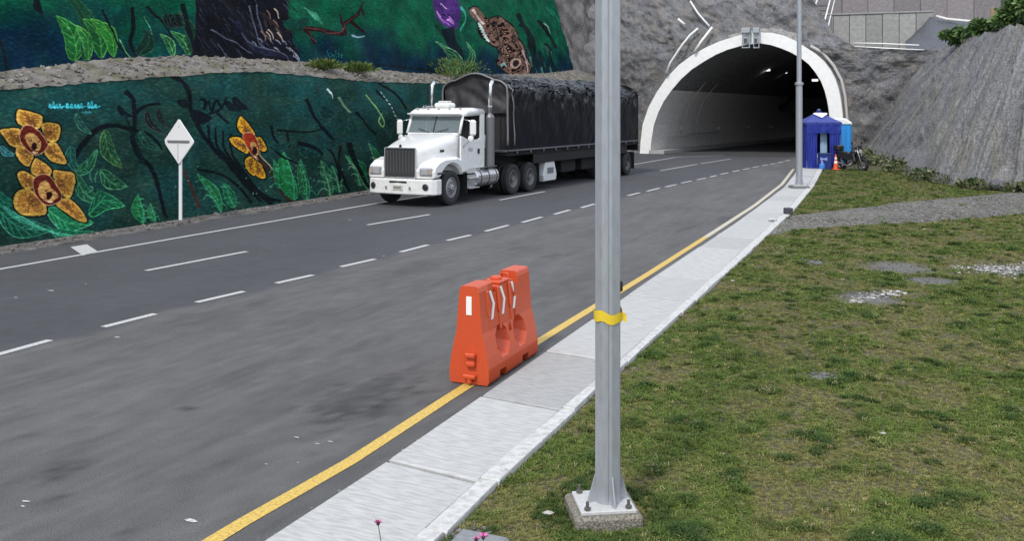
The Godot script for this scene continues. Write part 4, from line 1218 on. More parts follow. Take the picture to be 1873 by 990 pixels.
# ---------------------------------------------------------------- the tunnel and the cut around it
func plane_axes() -> Array:                                  # right and up in the portal's plane
	return [portal_n.cross(Vector3.UP).normalized(), Vector3.UP]
func build_portal() -> void:
	var back := tunnel_dir
	var t := thing("tunnel", "road tunnel with white painted horseshoe arch and dark interior", "tunnel", SR(0, 0))
	var white := rough_mat("arch_paint", lin(.88, .88, .87), 0.6, grain("paint_wall", 512, 0.012, 0.93, 1.02, 111, 5, 0.02), 0.5)
	var n := arch_out.size()
	var st := begin()
	for i in n - 1:
		quad(st, arch_in[i], arch_out[i], arch_out[i + 1], arch_in[i + 1])                     # face of the ring
		quad(st, arch_out[i], arch_out[i] + portal_n * 1.6, arch_out[i + 1] + portal_n * 1.6, arch_out[i + 1])
	put("portal_ring", done(st), white, t)
	# lining: wall panels up to about 4 m, dark vault above
	var lining := rough_mat("lining", lin(.36, .36, .355), 0.85, grain("lin_g", 512, 0.02, 0.5, 1.05, 113, 5, 0.03), 0.3, null, 1.0)
	var panel := rough_mat("wall_panel", lin(.84, .81, .78), 0.6, grain("pan_g", 512, 0.02, 0.84, 1.03, 115, 5, 0.02), 0.35)
	var c := Vector3.ZERO
	for p in arch_in: c += p
	c /= n
	c.y = 2.0
	var prof := []
	for p in arch_in:
		var q: Vector3 = p + (p - c).normalized() * 0.12
		q.y = p.y if p.y < 0.2 else q.y
		prof.append(q)
	var L := 64.0
	st = begin(true)
	for seg in 16:
		for i in n - 1:
			var a := back * (L * seg / 16.0)
			var b := back * (L * (seg + 1) / 16.0)
			quad(st, prof[i] + b, prof[i] + a, prof[i + 1] + a, prof[i + 1] + b)
	put("vault", done(st), lining, t)
	st = begin()
	var mid: Vector3 = (prof[0] + prof[n - 1]) * 0.5 + back * L + Vector3(0, 3, 0)
	for i in n - 1: tri(st, mid, prof[i + 1] + back * L, prof[i] + back * L)
	put("far_end", done(st), lining, t)
	for side in 2:
		var rows := []                                        # profile points below 4.1 m on this side
		for i in n:
			var k := i if side == 0 else n - 1 - i
			if arch_in[k].y < 4.3: rows.append(arch_in[k] - (arch_in[k] - c).normalized() * Vector3(1, 0, 1) * 0.02)
			else: break
		for seg in 20:
			var a := back * (seg * 3.0 + (0.012 if seg else 0.004))
			var b := back * (seg * 3.0 + 2.988)
			st = begin()
			for i in rows.size() - 1:
				if side == 0: quad(st, rows[i] + b, rows[i] + a, rows[i + 1] + a, rows[i + 1] + b)
				else: quad(st, rows[i] + a, rows[i] + b, rows[i + 1] + b, rows[i + 1] + a)
			var e: Vector3 = rows[rows.size() - 1]
			var o := (e - c).normalized() * Vector3(1, 0, 1) * 0.1
			quad(st, e + a, e + a + o, e + b + o, e + b)
			put("wall_panel", done(st), panel, t)
	# cable conduit and reflectors along the left wall
	var reflect := M("reflector", lin(.7, .68, .55), 0.3)
	var conduit := M("conduit", lin(.40, .39, .37), 0.6)
	for k in 6:
		var hit := on_plane([1245.0, 1313.0, 1367.0, 1410.0, 1444.0, 1470.0][k], [236.0, 235.0, 233.0, 232.0, 230.5, 229.0][k], arch_in[2] + (arch_in[3] - arch_in[2]) * 0.2, back.cross(Vector3.UP))
		put("wall_reflector", boxm(hit + across * 0.05, Vector3(0.16, 0.2, 0.16), 0.03), reflect, t)
	put("cable_conduit", tubem([arch_in[2] + back * 1.9 + Vector3(0.35, -0.75, 0), arch_in[2] + back * 12.0 + Vector3(0.35, -0.75, 0)], 0.035, 6), conduit, t)
	for k in 2:
		var bb := back * (4.0 + k * 2.6)
		put("cable_conduit", tubem([arch_in[2] + bb + Vector3(0.3, -0.75, 0), arch_in[4] + bb + Vector3(0.3, 0, 0), arch_in[6] + bb + Vector3(0.25, -0.1, 0)], 0.03, 6), conduit, t)
	# floor with raised side walks
	var floor_m: Material = rough_mat("tunnel_floor", lin(.085, .085, .088), 0.8, texs["asph"], 0.42)
	st = begin()
	var f0: Vector3 = arch_in[0]
	var f1: Vector3 = arch_in[n - 1]
	var up := Vector3(0, 0.035, 0)
	quad(st, f0 + up, f1 + up, f1 + back * L + up, f0 + back * L + up)
	put("floor", done(st), floor_m, t)
	for side in 2:
		var e: Vector3 = f0 if side == 0 else f1
		var w := (f1 - f0).normalized() * (1.0 if side == 0 else -1.0)
		st = begin()
		var p := [e - w * 0.1, e + w * 0.95, e + w * 0.95 + back * L, e - w * 0.1 + back * L]
		if side == 1: p = [p[1], p[0], p[3], p[2]]
		hexa(st, [p[0], p[1], p[2], p[3]], [p[0] + Vector3(0, .25, 0), p[1] + Vector3(0, .25, 0), p[2] + Vector3(0, .25, 0), p[3] + Vector3(0, .25, 0)])
		put("side_walk", done(st), mats["slab_1"], t)
	# lit luminaires deep under the vault
	var glow := M("tunnel_lamp_glow", Color(1, 1, 0.98), 0.4)
	glow.emission_enabled = true
	glow.emission = Color(1, 0.98, 0.95)
	glow.emission_energy_multiplier = 0.6
	for a in [[1401, 128.5, 72.0, 0.6, 0.32, 0.6], [1428, 133, 77.0, 1.0, 0.28, 1.0], [1490, 147, 69.0, 0.45, 0.3, 0.3]]:
		var p := P(a[0], a[1], a[2])
		var lamp := thing("tunnel_lamp", "lit white luminaire under the tunnel vault", "lamp", p, Basis(Vector3.UP, -0.55), "luminaires under the tunnel vault")
		put("housing", boxm(Vector3(0, 0.12, 0), Vector3(a[3] + 0.06, 0.06, 0.3), 0.02), conduit, lamp)
		put("lens", boxm(Vector3(0, 0, 0), Vector3(a[3], 0.16, 0.2), 0.03), glow, lamp)
		put("hanger", tubem([Vector3(0, 0.2, 0), Vector3(0, 1.6, 0)], 0.02, 6), conduit, lamp)
		var l := OmniLight3D.new()
		l.name = "lamp_light"
		l.position = Vector3(0, -0.22, 0.3)
		l.light_energy = 0.05 * a[5]
		l.light_color = Color(1, 0.98, 0.95)
		l.light_size = 0.15
		l.omni_range = 30.0
		l.omni_attenuation = 2.0
		l.shadow_enabled = true
		lamp.add_child(l)
	# lane signals on the crown of the arch
	var steel := M("signal_steel", lin(.42, .44, .47), 0.45, 0.6)
	var dark := M("signal_dark", lin(.05, .055, .065), 0.5)
	var q := Basis(portal_n.cross(Vector3.UP).normalized(), Vector3.UP, -portal_n)
	for a in [[1364, 52, 0.55, "wide grey lane signal mounted on the crown of the white arch"], [1383, 52, 0.4, "narrow grey lane signal beside the wider one on the arch"]]:
		var p := on_plane(a[0], a[1], portal_p - portal_n * 0.35, portal_n)
		var sgn := thing("lane_signal", a[3], "signal", p, q, "lane signals on the arch crown")
		put("cabinet", boxm(Vector3(0, -0.14, 0), Vector3(a[2], 0.34, 0.4), 0.03), steel, sgn)
		put("bracket", boxm(Vector3(0, -0.1, -0.3), Vector3(0.12, 0.12, 0.36), 0.01), dark, sgn)
		for s in [-1, 1]: put("side_post", boxm(Vector3(s * a[2] * 0.4, -0.75, 0.02), Vector3(0.06, 0.95, 0.08), 0.01), steel, sgn)
		put("signal_head", boxm(Vector3(0, -0.78, 0.05), Vector3(a[2] * 0.5, 0.42, 0.22), 0.03), steel, sgn)
		put("signal_lens", boxm(Vector3(0, -0.78, 0.165), Vector3(a[2] * 0.34, 0.28, 0.02), 0.008), dark, sgn)
		put("cross_bar", boxm(Vector3(0, -1.22, 0.02), Vector3(a[2] * 0.98, 0.07, 0.08), 0.01), steel, sgn)

	# ---- shotcrete face around the portal: rings growing outwards from the arch and leaning back
	var rock := noise(121, 0.22, 5, FastNoiseLite.TYPE_SIMPLEX)
	var fine := noise(123, 1.1, 4)
	var pit := noise(125, 3.4, 4)
	var ax := plane_axes()
	var rim := []
	for u in [[1046, 300], [1040, 262], [1040, 226], [1038, 190], [1030, 150], [1020, 110], [1016, 70], [1012, 30], [1010, -10], [1030, -60], [1080, -110], [1150, -140], [1240, -150], [1330, -150], [1420, -120], [1470, -20], [1520, 60], [1560, 84], [1600, 87], [1640, 89], [1680, 91], [1720, 92], [1740, 110], [1745, 160], [1748, 230], [1750, 300]]:
		rim.append(on_plane(u[0], u[1], portal_p, portal_n))
	var NR := 64
	var SUB := 12
	var cols := (n - 1) * SUB
	put("rock_face", sheet(cols, NR, func(i: int, j: int):
		var a := mini(i / SUB, n - 2)
		var f := (i - a * SUB) / float(SUB)
		var p0: Vector3 = arch_out[a].lerp(arch_out[a + 1], f)
		var p1: Vector3 = rim[a].lerp(rim[a + 1], f)
		var w := pow(j / float(NR), 1.25)
		var p := p0.lerp(p1, w)
		var lx := p.dot(ax[0])
		var h := p.y
		var lean := maxf(0.0, h - 7.0) * 0.42
		var strat := sin(lx * 1.5 + h * 2.3 + rock.get_noise_2d(lx * 1.5, h) * 5.0) * 0.10 * clampf((h - 6.5) / 2.0, 0, 1)
		var off := 0.45 + lean + (rock.get_noise_2d(lx, h) * 0.5 + strat) * clampf(w * 5.0, 0.05, 1.0) + (fine.get_noise_2d(lx * 0.8, h * 0.8) * 0.07 + pit.get_noise_2d(lx, h) * 0.04) * clampf(w * 8.0, 0, 1)
		var k := 0.95 + rock.get_noise_2d(lx * 2.0 + 30.0, h * 2.0) * 0.2 + fine.get_noise_2d(lx * 1.5, h * 1.5 + 40.0) * 0.24 + pit.get_noise_2d(lx * 1.3 + 7.0, h * 1.3) * 0.26
		if absf(fine.get_noise_2d(lx * 0.45 + 12.0, h * 0.45 + 5.0)) < 0.018: k *= 0.5            # cracks and cold joints
		k += 0.3 * fine.get_noise_2d(lx * 1.2 + h * 1.7, (lx - h) * 0.25 + 9.0) * clampf((h - 6.0) / 2.0, 0.2, 1)
		var col := Color(.235, .235, .248).lerp(Color(.275, .255, .23), clampf(fine.get_noise_2d(lx * 0.6 + 70.0, h * 0.6) * 1.8, 0, 0.8))
		return [p + portal_n * off, Vector2(lx, h), Color(col.r * k, col.g * k, col.b * k)], -portal_n + Vector3(0, .3, 0)),
		rough_mat("shotcrete", Color.WHITE, 0.92, grain("shot_g", 1024, 0.03, 0.5, 1.12, 127, 6, 0.06), 0.35, bumps("shot_n", 512, 0.05, 9.0, 129), 1.0, true), null, "structure")
	# rock block between the end of the mural and the portal
	var rk := noise(131, 0.3, 5)
	put("rock_spur", sheet(40, 46, func(i: int, j: int):
		var a := i / 40.0
		var h := 13.0 * j / 46.0
		var s := lerpf(58.0, 63.0, a)
		var r := -wall_off(h, h > 3.9) - 0.75 + sin(a * PI) * 0.9 + maxf(0.0, a - 0.3) * 3.4 + rk.get_noise_2d(s * 1.2, h) * 0.5
		if h < 3.9: r = -0.3 - h * 0.2 + maxf(0.0, a - 0.3) * 3.4 + rk.get_noise_2d(s * 1.2, h) * 0.22 - (0.35 if a < 0.08 else 0.0)
		var k := 0.75 + rk.get_noise_2d(s * 3.0, h * 3.0) * 0.6 + fine.get_noise_2d(s * 2.0 + h * 0.7, h * 0.8) * 0.45
		return [WR(s, r, h), Vector2(s, h), Color(.27 * k, .255 * k, .255 * k)], wall_across), mats["shotcrete"], null, "structure")
	# white drain pipes and a cable beside the arch
	var pvc := M("white_pipe", lin(.72, .72, .70), 0.5)
	for a in [[[1218, 134, 1226, 114, 1246, 84, 1262, 64, 1276, 52], 0.07, "long white drain pipe running up the rock left of the arch"], [[1270, 95, 1282, 76, 1302, 50], 0.08, "short white drain pipe rising from the arch to the rock"], [[1240, 35, 1246, 40, 1252, 45], 0.09, "stub of white pipe projecting from the rock above"], [[1297, 48, 1288, 38, 1276, 24, 1262, 2], 0.06, "pale drain line climbing the rock above the arch"]]:
		var pts := []
		for i in range(0, a[0].size(), 2):
			var p := on_plane(a[0][i], a[0][i + 1], portal_p, portal_n)
			var off := 0.28 + maxf(0.0, p.y - 7.0) * 0.42 + rock.get_noise_2d(p.dot(ax[0]), p.y) * 0.5 - 0.3
			pts.append(on_plane(a[0][i], a[0][i + 1], portal_p + portal_n * off, portal_n))
		tag(put("drain_pipe", tubem(pts, a[1], 8), pvc), a[2], "pipe", "white drain pipes beside the arch")
	var cab := []
	for a in [[1478, 84], [1500, 96], [1520, 120], [1534, 146], [1541, 176], [1544, 208], [1547, 250], [1549, 290]]: cab.append(on_plane(a[0] + 4, a[1], portal_p + portal_n * 0.3, portal_n))
	tag(put("drain_hose", tubem(cab, 0.09, 8), M("hose_grey", lin(.45, .44, .42), 0.6)), "grey hose following the outer edge of the white arch", "hose")
	# pale mortar packed over the crown of the arch
	var pk := sheet(30, 4, func(i: int, j: int):
		var u := lerpf(1332, 1462, i / 30.0)
		var v0: float = clampi_look([[1332, 68], [1365, 60], [1388, 58], [1411, 59], [1433, 64], [1462, 82]], u) + 1.0
		var v1: float = v0 - clampi_look([[1332, 4], [1380, 5], [1420, 9], [1440, 12], [1462, 22]], u)
		var p := on_plane(u, lerpf(v0, v1, j / 4.0), portal_p + portal_n * (0.1 + 0.12 * j), portal_n)
		var k := 0.85 + fine.get_noise_2d(p.x * 3.0, p.y * 3.0) * 0.6
		return [p + Vector3(0, fine.get_noise_2d(p.x * 2.0, p.y) * 0.06, 0), Vector2.ZERO, Color(.42 * k, .41 * k, .39 * k)], -portal_n)
	tag(put("mortar_cap", pk, mats["shotcrete"]), "rough pale mortar packed over the crown of the white arch", "mortar")

func build_right() -> void:
	# ---- sprayed concrete slope to the right of the portal
	var foot := [[1556, 281], [1580, 290], [1605, 302], [1650, 318], [1700, 333], [1750, 343], [1810, 350], [1873, 352], [1960, 354], [2150, 360]]
	var top := [[1694, 100, 56.5], [1705, 92, 55.0], [1726, 86, 52.0], [1755, 77, 47.5], [1785, 66, 43.0], [1818, 55, 39.5], [1850, 48, 37.0], [1885, 43, 35.5], [1975, 38, 35.0], [2180, 30, 35.0]]
	var fp := []
	var tp := []
	for a in foot: fp.append(G(a[0], a[1], 0.05))
	for a in top: tp.append(P(a[0], a[1], a[2]))
	var big := noise(141, 0.25, 4)
	var fold := noise(143, 0.5, 4)
	var fine := noise(145, 1.4, 4)
	var NU := 240
	var NV := 60
	put("concrete_slope", sheet(NU, NV, func(i: int, j: int):
		var x := i / float(NU) * (fp.size() - 1)
		var a := mini(int(x), fp.size() - 2)
		var f := x - a
		var p0: Vector3 = (fp[a] as Vector3).cubic_interpolate(fp[a + 1], fp[maxi(a - 1, 0)], fp[mini(a + 2, fp.size() - 1)], f)
		var p1: Vector3 = (tp[a] as Vector3).cubic_interpolate(tp[a + 1], tp[maxi(a - 1, 0)], tp[mini(a + 2, tp.size() - 1)], f)
		var t := j / float(NV)
		var p := p0.lerp(p1, t)
		var w := x * 4.2                                           # metres along, roughly
		var out := Vector3(-0.75, 0.35, 0.55).normalized()
		var wv := w - t * 7.0 + big.get_noise_2d(w * 0.6, t * 4.0) * 1.5
		var ridge := fold.get_noise_2d(wv * 0.7, t * 0.7) * 0.36 - maxf(0.0, 0.10 - absf(fold.get_noise_2d(wv * 0.8 + 50.0, t * 0.9))) * 1.5 + fine.get_noise_2d(wv * 0.9, t * 2.0) * 0.07 + fine.get_noise_2d(w * 2.4, t * 14.0) * 0.05
		p += out * (sin(PI * t) * 0.45 + ridge * clampf(t * 6.0, 0.3, 1.0))
		# water stains and lime running down the folds
		var k := 0.97 + fold.get_noise_2d(wv * 1.2 + 200.0, t * 0.8) * 0.34 + fine.get_noise_2d(wv * 1.6 + 90.0, t * 1.1) * 0.2 + fine.get_noise_2d(w * 3.0, t * 16.0) * 0.42
		if fine.get_noise_2d(wv * 1.7 + 400.0, t * 1.6) > 0.46: k *= 1.4
		var c := Color(.23, .23, .238).lerp(Color(.24, .23, .2), clampf(big.get_noise_2d(w, t * 4.0 + 60.0) * 2.0, 0, 0.7))
		return [p, Vector2(w, t), Color(c.r * k, c.g * k, c.b * k)], Vector3(-0.7, 0.4, 0.6)), mats["shotcrete"], null, "structure")
	# hillside continuing behind the slope's crest
	put("hillside", sheet(30, 8, func(i: int, j: int):
		var x := i / 30.0 * (tp.size() - 1)
		var a := mini(int(x), tp.size() - 2)
		var p: Vector3 = (tp[a] as Vector3).lerp(tp[a + 1], x - a)
		var g := Vector3(1.4, 0.28, -1.0) * j * 1.3 + Vector3(0, -0.15 + fine.get_noise_2d(p.x, j) * 0.3, 0)
		return [p + g, Vector2.ZERO, Color(.10, .095, .06)], Vector3.UP), mats["soil"], null, "structure")
	# wooded mountainside far behind the terraces
	put("mountain", sheet(40, 12, func(i: int, j: int):
		var u := lerpf(1180.0, 2600.0, i / 40.0)
		var d := 84.0 + j * 9.0
		var p := P(u, VH, d)
		var y := 5.0 + j * 4.2 + big.get_noise_2d(p.x, d) * 6.0
		var k := 0.8 + fine.get_noise_2d(p.x, y) * 0.8
		return [Vector3(p.x, y, p.z), Vector2.ZERO, Color(.045 * k, .075 * k, .03 * k)], Vector3(0, 1, 1)), mats["soil"], null, "structure")
	# weeds along its foot
	for k in 34:
		var x := pow(rng.randf(), 0.9) * 7.4 + 0.15
		var a := mini(int(x), fp.size() - 2)
		var p: Vector3 = (fp[a] as Vector3).lerp(fp[a + 1], x - a)
		var sz := rng.randf_range(0.45, 1.0) * (1.15 if x < 5.0 else 0.8)
		bush("weed", Vector3(p.x - 0.12, 0.06, p.z + 0.22), Vector3(sz * 1.25, sz * 0.62, sz), 170, 0.17, [Color(.07, .10, .03), Color(.12, .13, .05), Color(.035, .06, .02), Color(.19, .19, .11)], "low weedy plant at the foot of the grey concrete slope", "weed", k % 3 == 0, "weeds along the foot of the concrete slope")
	# boulders of dark sprayed concrete where the slope's foot meets the gravel path
	for a in [[1822, 349, .75, .5, "dark grey boulder at the slope's foot beside the gravel path"], [1862, 350, .9, .42, "broad grey boulder at the slope's foot, half buried"]]:
		var p := G(a[0], a[1], 0.05)
		var o := put("boulder", stone_mesh(int(a[0])), mats["shotcrete_dark"] if mats.has("shotcrete_dark") else rough_mat("shotcrete_dark", lin(.15, .15, .155), 0.95, texs["shot_g"], 0.5, texs["shot_n"], 1.0))
		o.transform = Transform3D(Basis(Vector3.UP, a[0]).scaled(Vector3(a[2], a[3], a[2])), p + Vector3(0.1, 0.18, -0.1))
		tag(o, a[4], "boulder")
	# ---- terraced walls of cast panels above the portal
	var tiers := [
		[1436, 1706, 31.0, 95.0, 66.0, 9, lin(.34, .34, .33), "terrace wall of pale grey cast panels above the white pipe rail"],
		[1400, 1830, -60.0, 62.0, 72.0, 9, lin(.26, .24, .25), "upper terrace wall of darker purplish grey panels"]]
	for a in tiers:
		var pl := P(a[0], a[3], a[4])
		var pr := P(a[1], a[3], a[4] - 3.0)
		var y1: float = P(a[0], a[2], a[4]).y
		var w := thing("terrace_wall", a[7], "wall", pl, Basis.IDENTITY)
		var dir := (pr - pl) * Vector3(1, 0, 1)
		var len_ := dir.length()
		var q := Basis(dir.normalized(), Vector3.UP, dir.normalized().cross(Vector3.UP))
		var hgt: float = y1 - pl.y
		var m := []
		for k in 3: m.append(rough_mat("terrace_%d_%d" % [int(a[0]), k], dim(a[6], [1.0, 0.95, 1.04][k]), 0.9, texs["pan_g"], 0.3, texs["shot_n"], 0.35))
		for k in a[5]:
			var pw: float = len_ / a[5]
			put("panel", boxm(q * Vector3(pw * (k + 0.5), hgt * 0.5, -0.2 + rng.randf_range(-.02, .02)), Vector3(pw - 0.03, hgt, 0.4), 0.02, q), m[(k * 5) % 3], w)
		put("backing", boxm(q * Vector3(len_ * 0.5, hgt * 0.5, -0.55), Vector3(len_, hgt, 0.3), 0.02, q), M("backing_dark", lin(.09, .09, .09), 0.9), w)
		put("coping", boxm(q * Vector3(len_ * 0.5, hgt + 0.06, -0.2), Vector3(len_, 0.12, 0.52), 0.03, q), m[1], w)
	# dark fill of rubble between the two terraces on the right and the sloped black sheet beside it
	var sheet_m := rough_mat("geotextile", lin(.12, .13, .15), 0.7, texs["lin_g"], 0.5)
	var gt := sheet(12, 8, func(i: int, j: int):
		var u := lerpf(lerpf(1655, 1668, 0), 1790, i / 12.0)
		var v := lerpf(lerpf(96, 92, i / 12.0), clampi_look([[1655, 74], [1700, 30], [1720, 32], [1800, 44]], u), j / 8.0)
		var p := P(u, v, 57.0 + j * 0.9 - i * 0.25)
		return [p + Vector3(0, fine.get_noise_2d(p.x, p.z) * 0.2, 0), Vector2.ZERO, Color.WHITE], Vector3(0, 1, 1))
	tag(put("geotextile_sheet", gt, sheet_m), "dark blue grey sheet covering the bank below the upper terrace wall", "sheet")
	var cp := []
	for a in [[1712, 30], [1730, 35], [1760, 38], [1790, 41], [1806, 43]]: cp.append(P(a[0], a[1], 62.0 - (a[0] - 1712) * 0.03))
	tag(put("channel_coping", tubem(cp, 0.11, 6), M("white_conc", lin(.62, .62, .58), 0.8)), "white concrete channel edge above the green bushes", "coping")
	# white pipe rail over the rock
	var rl := []
	for a in [[1546, 86.5], [1590, 88.5], [1640, 91], [1688, 93.5]]: rl.append(on_plane(a[0], a[1], portal_p + portal_n * 0.9, portal_n))
	var rail := thing("pipe_rail", "long white pipe rail along the top of the rock right of the arch", "railing", Vector3.ZERO)
	put("rail", tubem(rl, 0.09, 8), mats["white_pipe"], rail)
	for k in 4: put("rail_post", tubem([rl[k] + Vector3(0, 0, 0), rl[k] + Vector3(0, -1.0, 0)], 0.045, 6), mats["hose_grey"], rail)
	var rl2 := []
	for a in [[1560, 79], [1610, 80], [1680, 83]]: rl2.append(on_plane(a[0], a[1], portal_p + portal_n * 1.6, portal_n))
	put("rail", tubem(rl2, 0.05, 6), mats["white_pipe"], rail)
	# metal stair climbing from the crown of the arch
	var stair := thing("metal_stair", "white railed metal stair climbing the bank above the arch", "stairs", Vector3.ZERO)
	var sa := [P(1474, 58, 62.0), P(1482, 33, 64.5), P(1496, -6, 68.0)]
	var sb := [P(1503, 60, 62.0), P(1509, 33, 64.5), P(1519, -6, 68.0)]
	put("rail", tubem(sa, 0.055, 8), mats["white_pipe"], stair)
	put("rail", tubem(sb, 0.055, 8), mats["white_pipe"], stair)
	var sc := []
	for p in sb: sc.append(p + Vector3(0.28, -0.1, 0.1))
	put("rail", tubem(sc, 0.035, 8), mats["white_pipe"], stair)
	for k in 9:
		var f := k / 8.5 * 2.0
		var i := mini(int(f), 1)
		var l: Vector3 = sa[i].lerp(sa[i + 1], f - i) + Vector3(0.05, -0.5, 0)
		var r: Vector3 = sb[i].lerp(sb[i + 1], f - i) + Vector3(-0.05, -0.5, 0)
		put("tread", boxm((l + r) * 0.5, Vector3(l.distance_to(r), 0.07, 0.28), 0.01), M("tread_steel", lin(.13, .13, .13), 0.6, 0.4), stair)
		for e in [l, r]: put("baluster", tubem([e, e + Vector3(0, 0.5, 0)], 0.02, 5), mats["hose_grey"], stair)
	# something red stored beside the stair
	var rb := thing("red_sign_panel", "small dull red panel on two posts beside the metal stair", "sign", P(1511, 72, 61.5))
	put("panel", boxm(Vector3(0, 0.28, 0), Vector3(0.75, 0.34, 0.05), 0.01), M("dull_red", lin(.30, .05, .045), 0.6), rb)
	for s in [-1, 1]: put("post", boxm(Vector3(s * 0.28, -0.1, -0.05), Vector3(0.05, 0.75, 0.05), 0.008), mats["hose_grey"], rb)
	# gate posts and bushes on the crest
	var pm := M("weathered_wood", lin(.30, .22, .13), 0.85)
	for a in [[1814, 42, "leaning brown wooden post standing between bushes on the crest"], [1822, 44, "dark brown wooden post beside the leaning one on the crest"]]:
		var p := P(a[0], a[1], 44.0)
		tag(put("wooden_post", boxm(p + Vector3(0, 0.2, 0), Vector3(0.16, 1.1, 0.16), 0.02), pm), a[2], "post")
	var greens := [Color(.06, .13, .03), Color(.10, .19, .045), Color(.03, .075, .02), Color(.14, .22, .07)]
	for a in [[1742, 66, 46.5, 1.2, 0.8, "bluish green low bush beside the white channel edge"], [1768, 66, 46.0, 1.4, 0.8, "round green bush on the crest of the slope"], [1796, 54, 44.0, 1.5, 0.8, "spreading green bush below the wooden posts"], [1850, 44, 40.5, 1.7, 1.4, "large leafy green bush right of the wooden posts"], [1890, 40, 39.0, 2.2, 2.0, "tall leafy bush at the edge of the crest"], [1930, 34, 39.0, 3.0, 2.6, "tall leafy bush behind the crest's end"]]:
		bush("hill_bush", P(a[0], a[1], a[2]) + Vector3(0, -0.35, 0), Vector3(a[3], a[4], a[3]), 1100, 0.2, greens, a[5], "bush", false, "bushes on the crest of the slope")

# ---------------------------------------------------------------- the truck
var truck_x: Transform3D
func rsec(x: float, w: float, y0: float, y1: float, r: float, w0 := -1.0) -> Array:   # rounded-top cross-section of a body, at x
	var hb := (w if w0 < 0 else w0) * 0.5
	var h := w * 0.5
	var o := [Vector3(x, y0, -hb), Vector3(x, y0, hb)]
	for k in 7:
		var a := PI * 0.5 * k / 6.0
		o.append(Vector3(x, y1 - r + sin(a) * r, h - r + cos(a) * r))
	for k in 7:
		var a := PI * 0.5 * (6 - k) / 6.0
		o.append(Vector3(x, y1 - r + sin(a) * r, -(h - r + cos(a) * r)))
	return o
func wheel(parent: Node, x: float, z: float, rad: float, wid: float, rim_m: Material, dual := false) -> void:
	var t := Node3D.new()
	t.name = "wheel"
	parent.add_child(t, true)
	t.position = Vector3(x, rad, z)
	var sg := signf(z)
	var q := Basis(Vector3.RIGHT, Vector3(0, 0, sg), Vector3(0, -sg, 0))       # lathe axis pointing outwards
	var tyre := [[rad * 0.58, -wid * 0.42], [rad * 0.8, -wid * 0.5], [rad * 0.96, -wid * 0.42], [rad, -wid * 0.3], [rad, -wid * 0.07], [rad * 0.985, -wid * 0.05], [rad * 0.985, wid * 0.05], [rad, wid * 0.07], [rad, wid * 0.3], [rad * 0.96, wid * 0.42], [rad * 0.8, wid * 0.5], [rad * 0.58, wid * 0.42]]
	put("tyre", lathem(tyre, 28, Vector3.ZERO, q), M("rubber", lin(.022, .022, .023), 0.85), t)
	var rim := [[rad * 0.59, wid * 0.42], [rad * 0.55, wid * 0.44], [rad * 0.52, wid * 0.3], [rad * 0.42, wid * (0.02 if dual else 0.36)], [rad * 0.25, wid * (-0.02 if dual else 0.4)], [rad * 0.2, wid * (0.05 if dual else 0.42)], [rad * 0.19, wid * (0.42 if dual else 0.6)], [rad * 0.12, wid * (0.46 if dual else 0.66)], [0.0, wid * (0.46 if dual else 0.66)]]
	var rp := []
	for a in rim: rp.append([a[0], a[1]])
	put("rim", lathem(rp, 24, Vector3.ZERO, q), rim_m, t)
	var bolts := begin()
	for k in 10:
		var a := TAU * k / 10
		box(bolts, q * Vector3(cos(a) * rad * 0.32, wid * (0.03 if dual else 0.41), sin(a) * rad * 0.32), Vector3(0.03, 0.03, 0.05), 0.006)
	put("wheel_nuts", done(bolts), M("nuts", lin(.12, .12, .12), 0.4, 0.8), t)

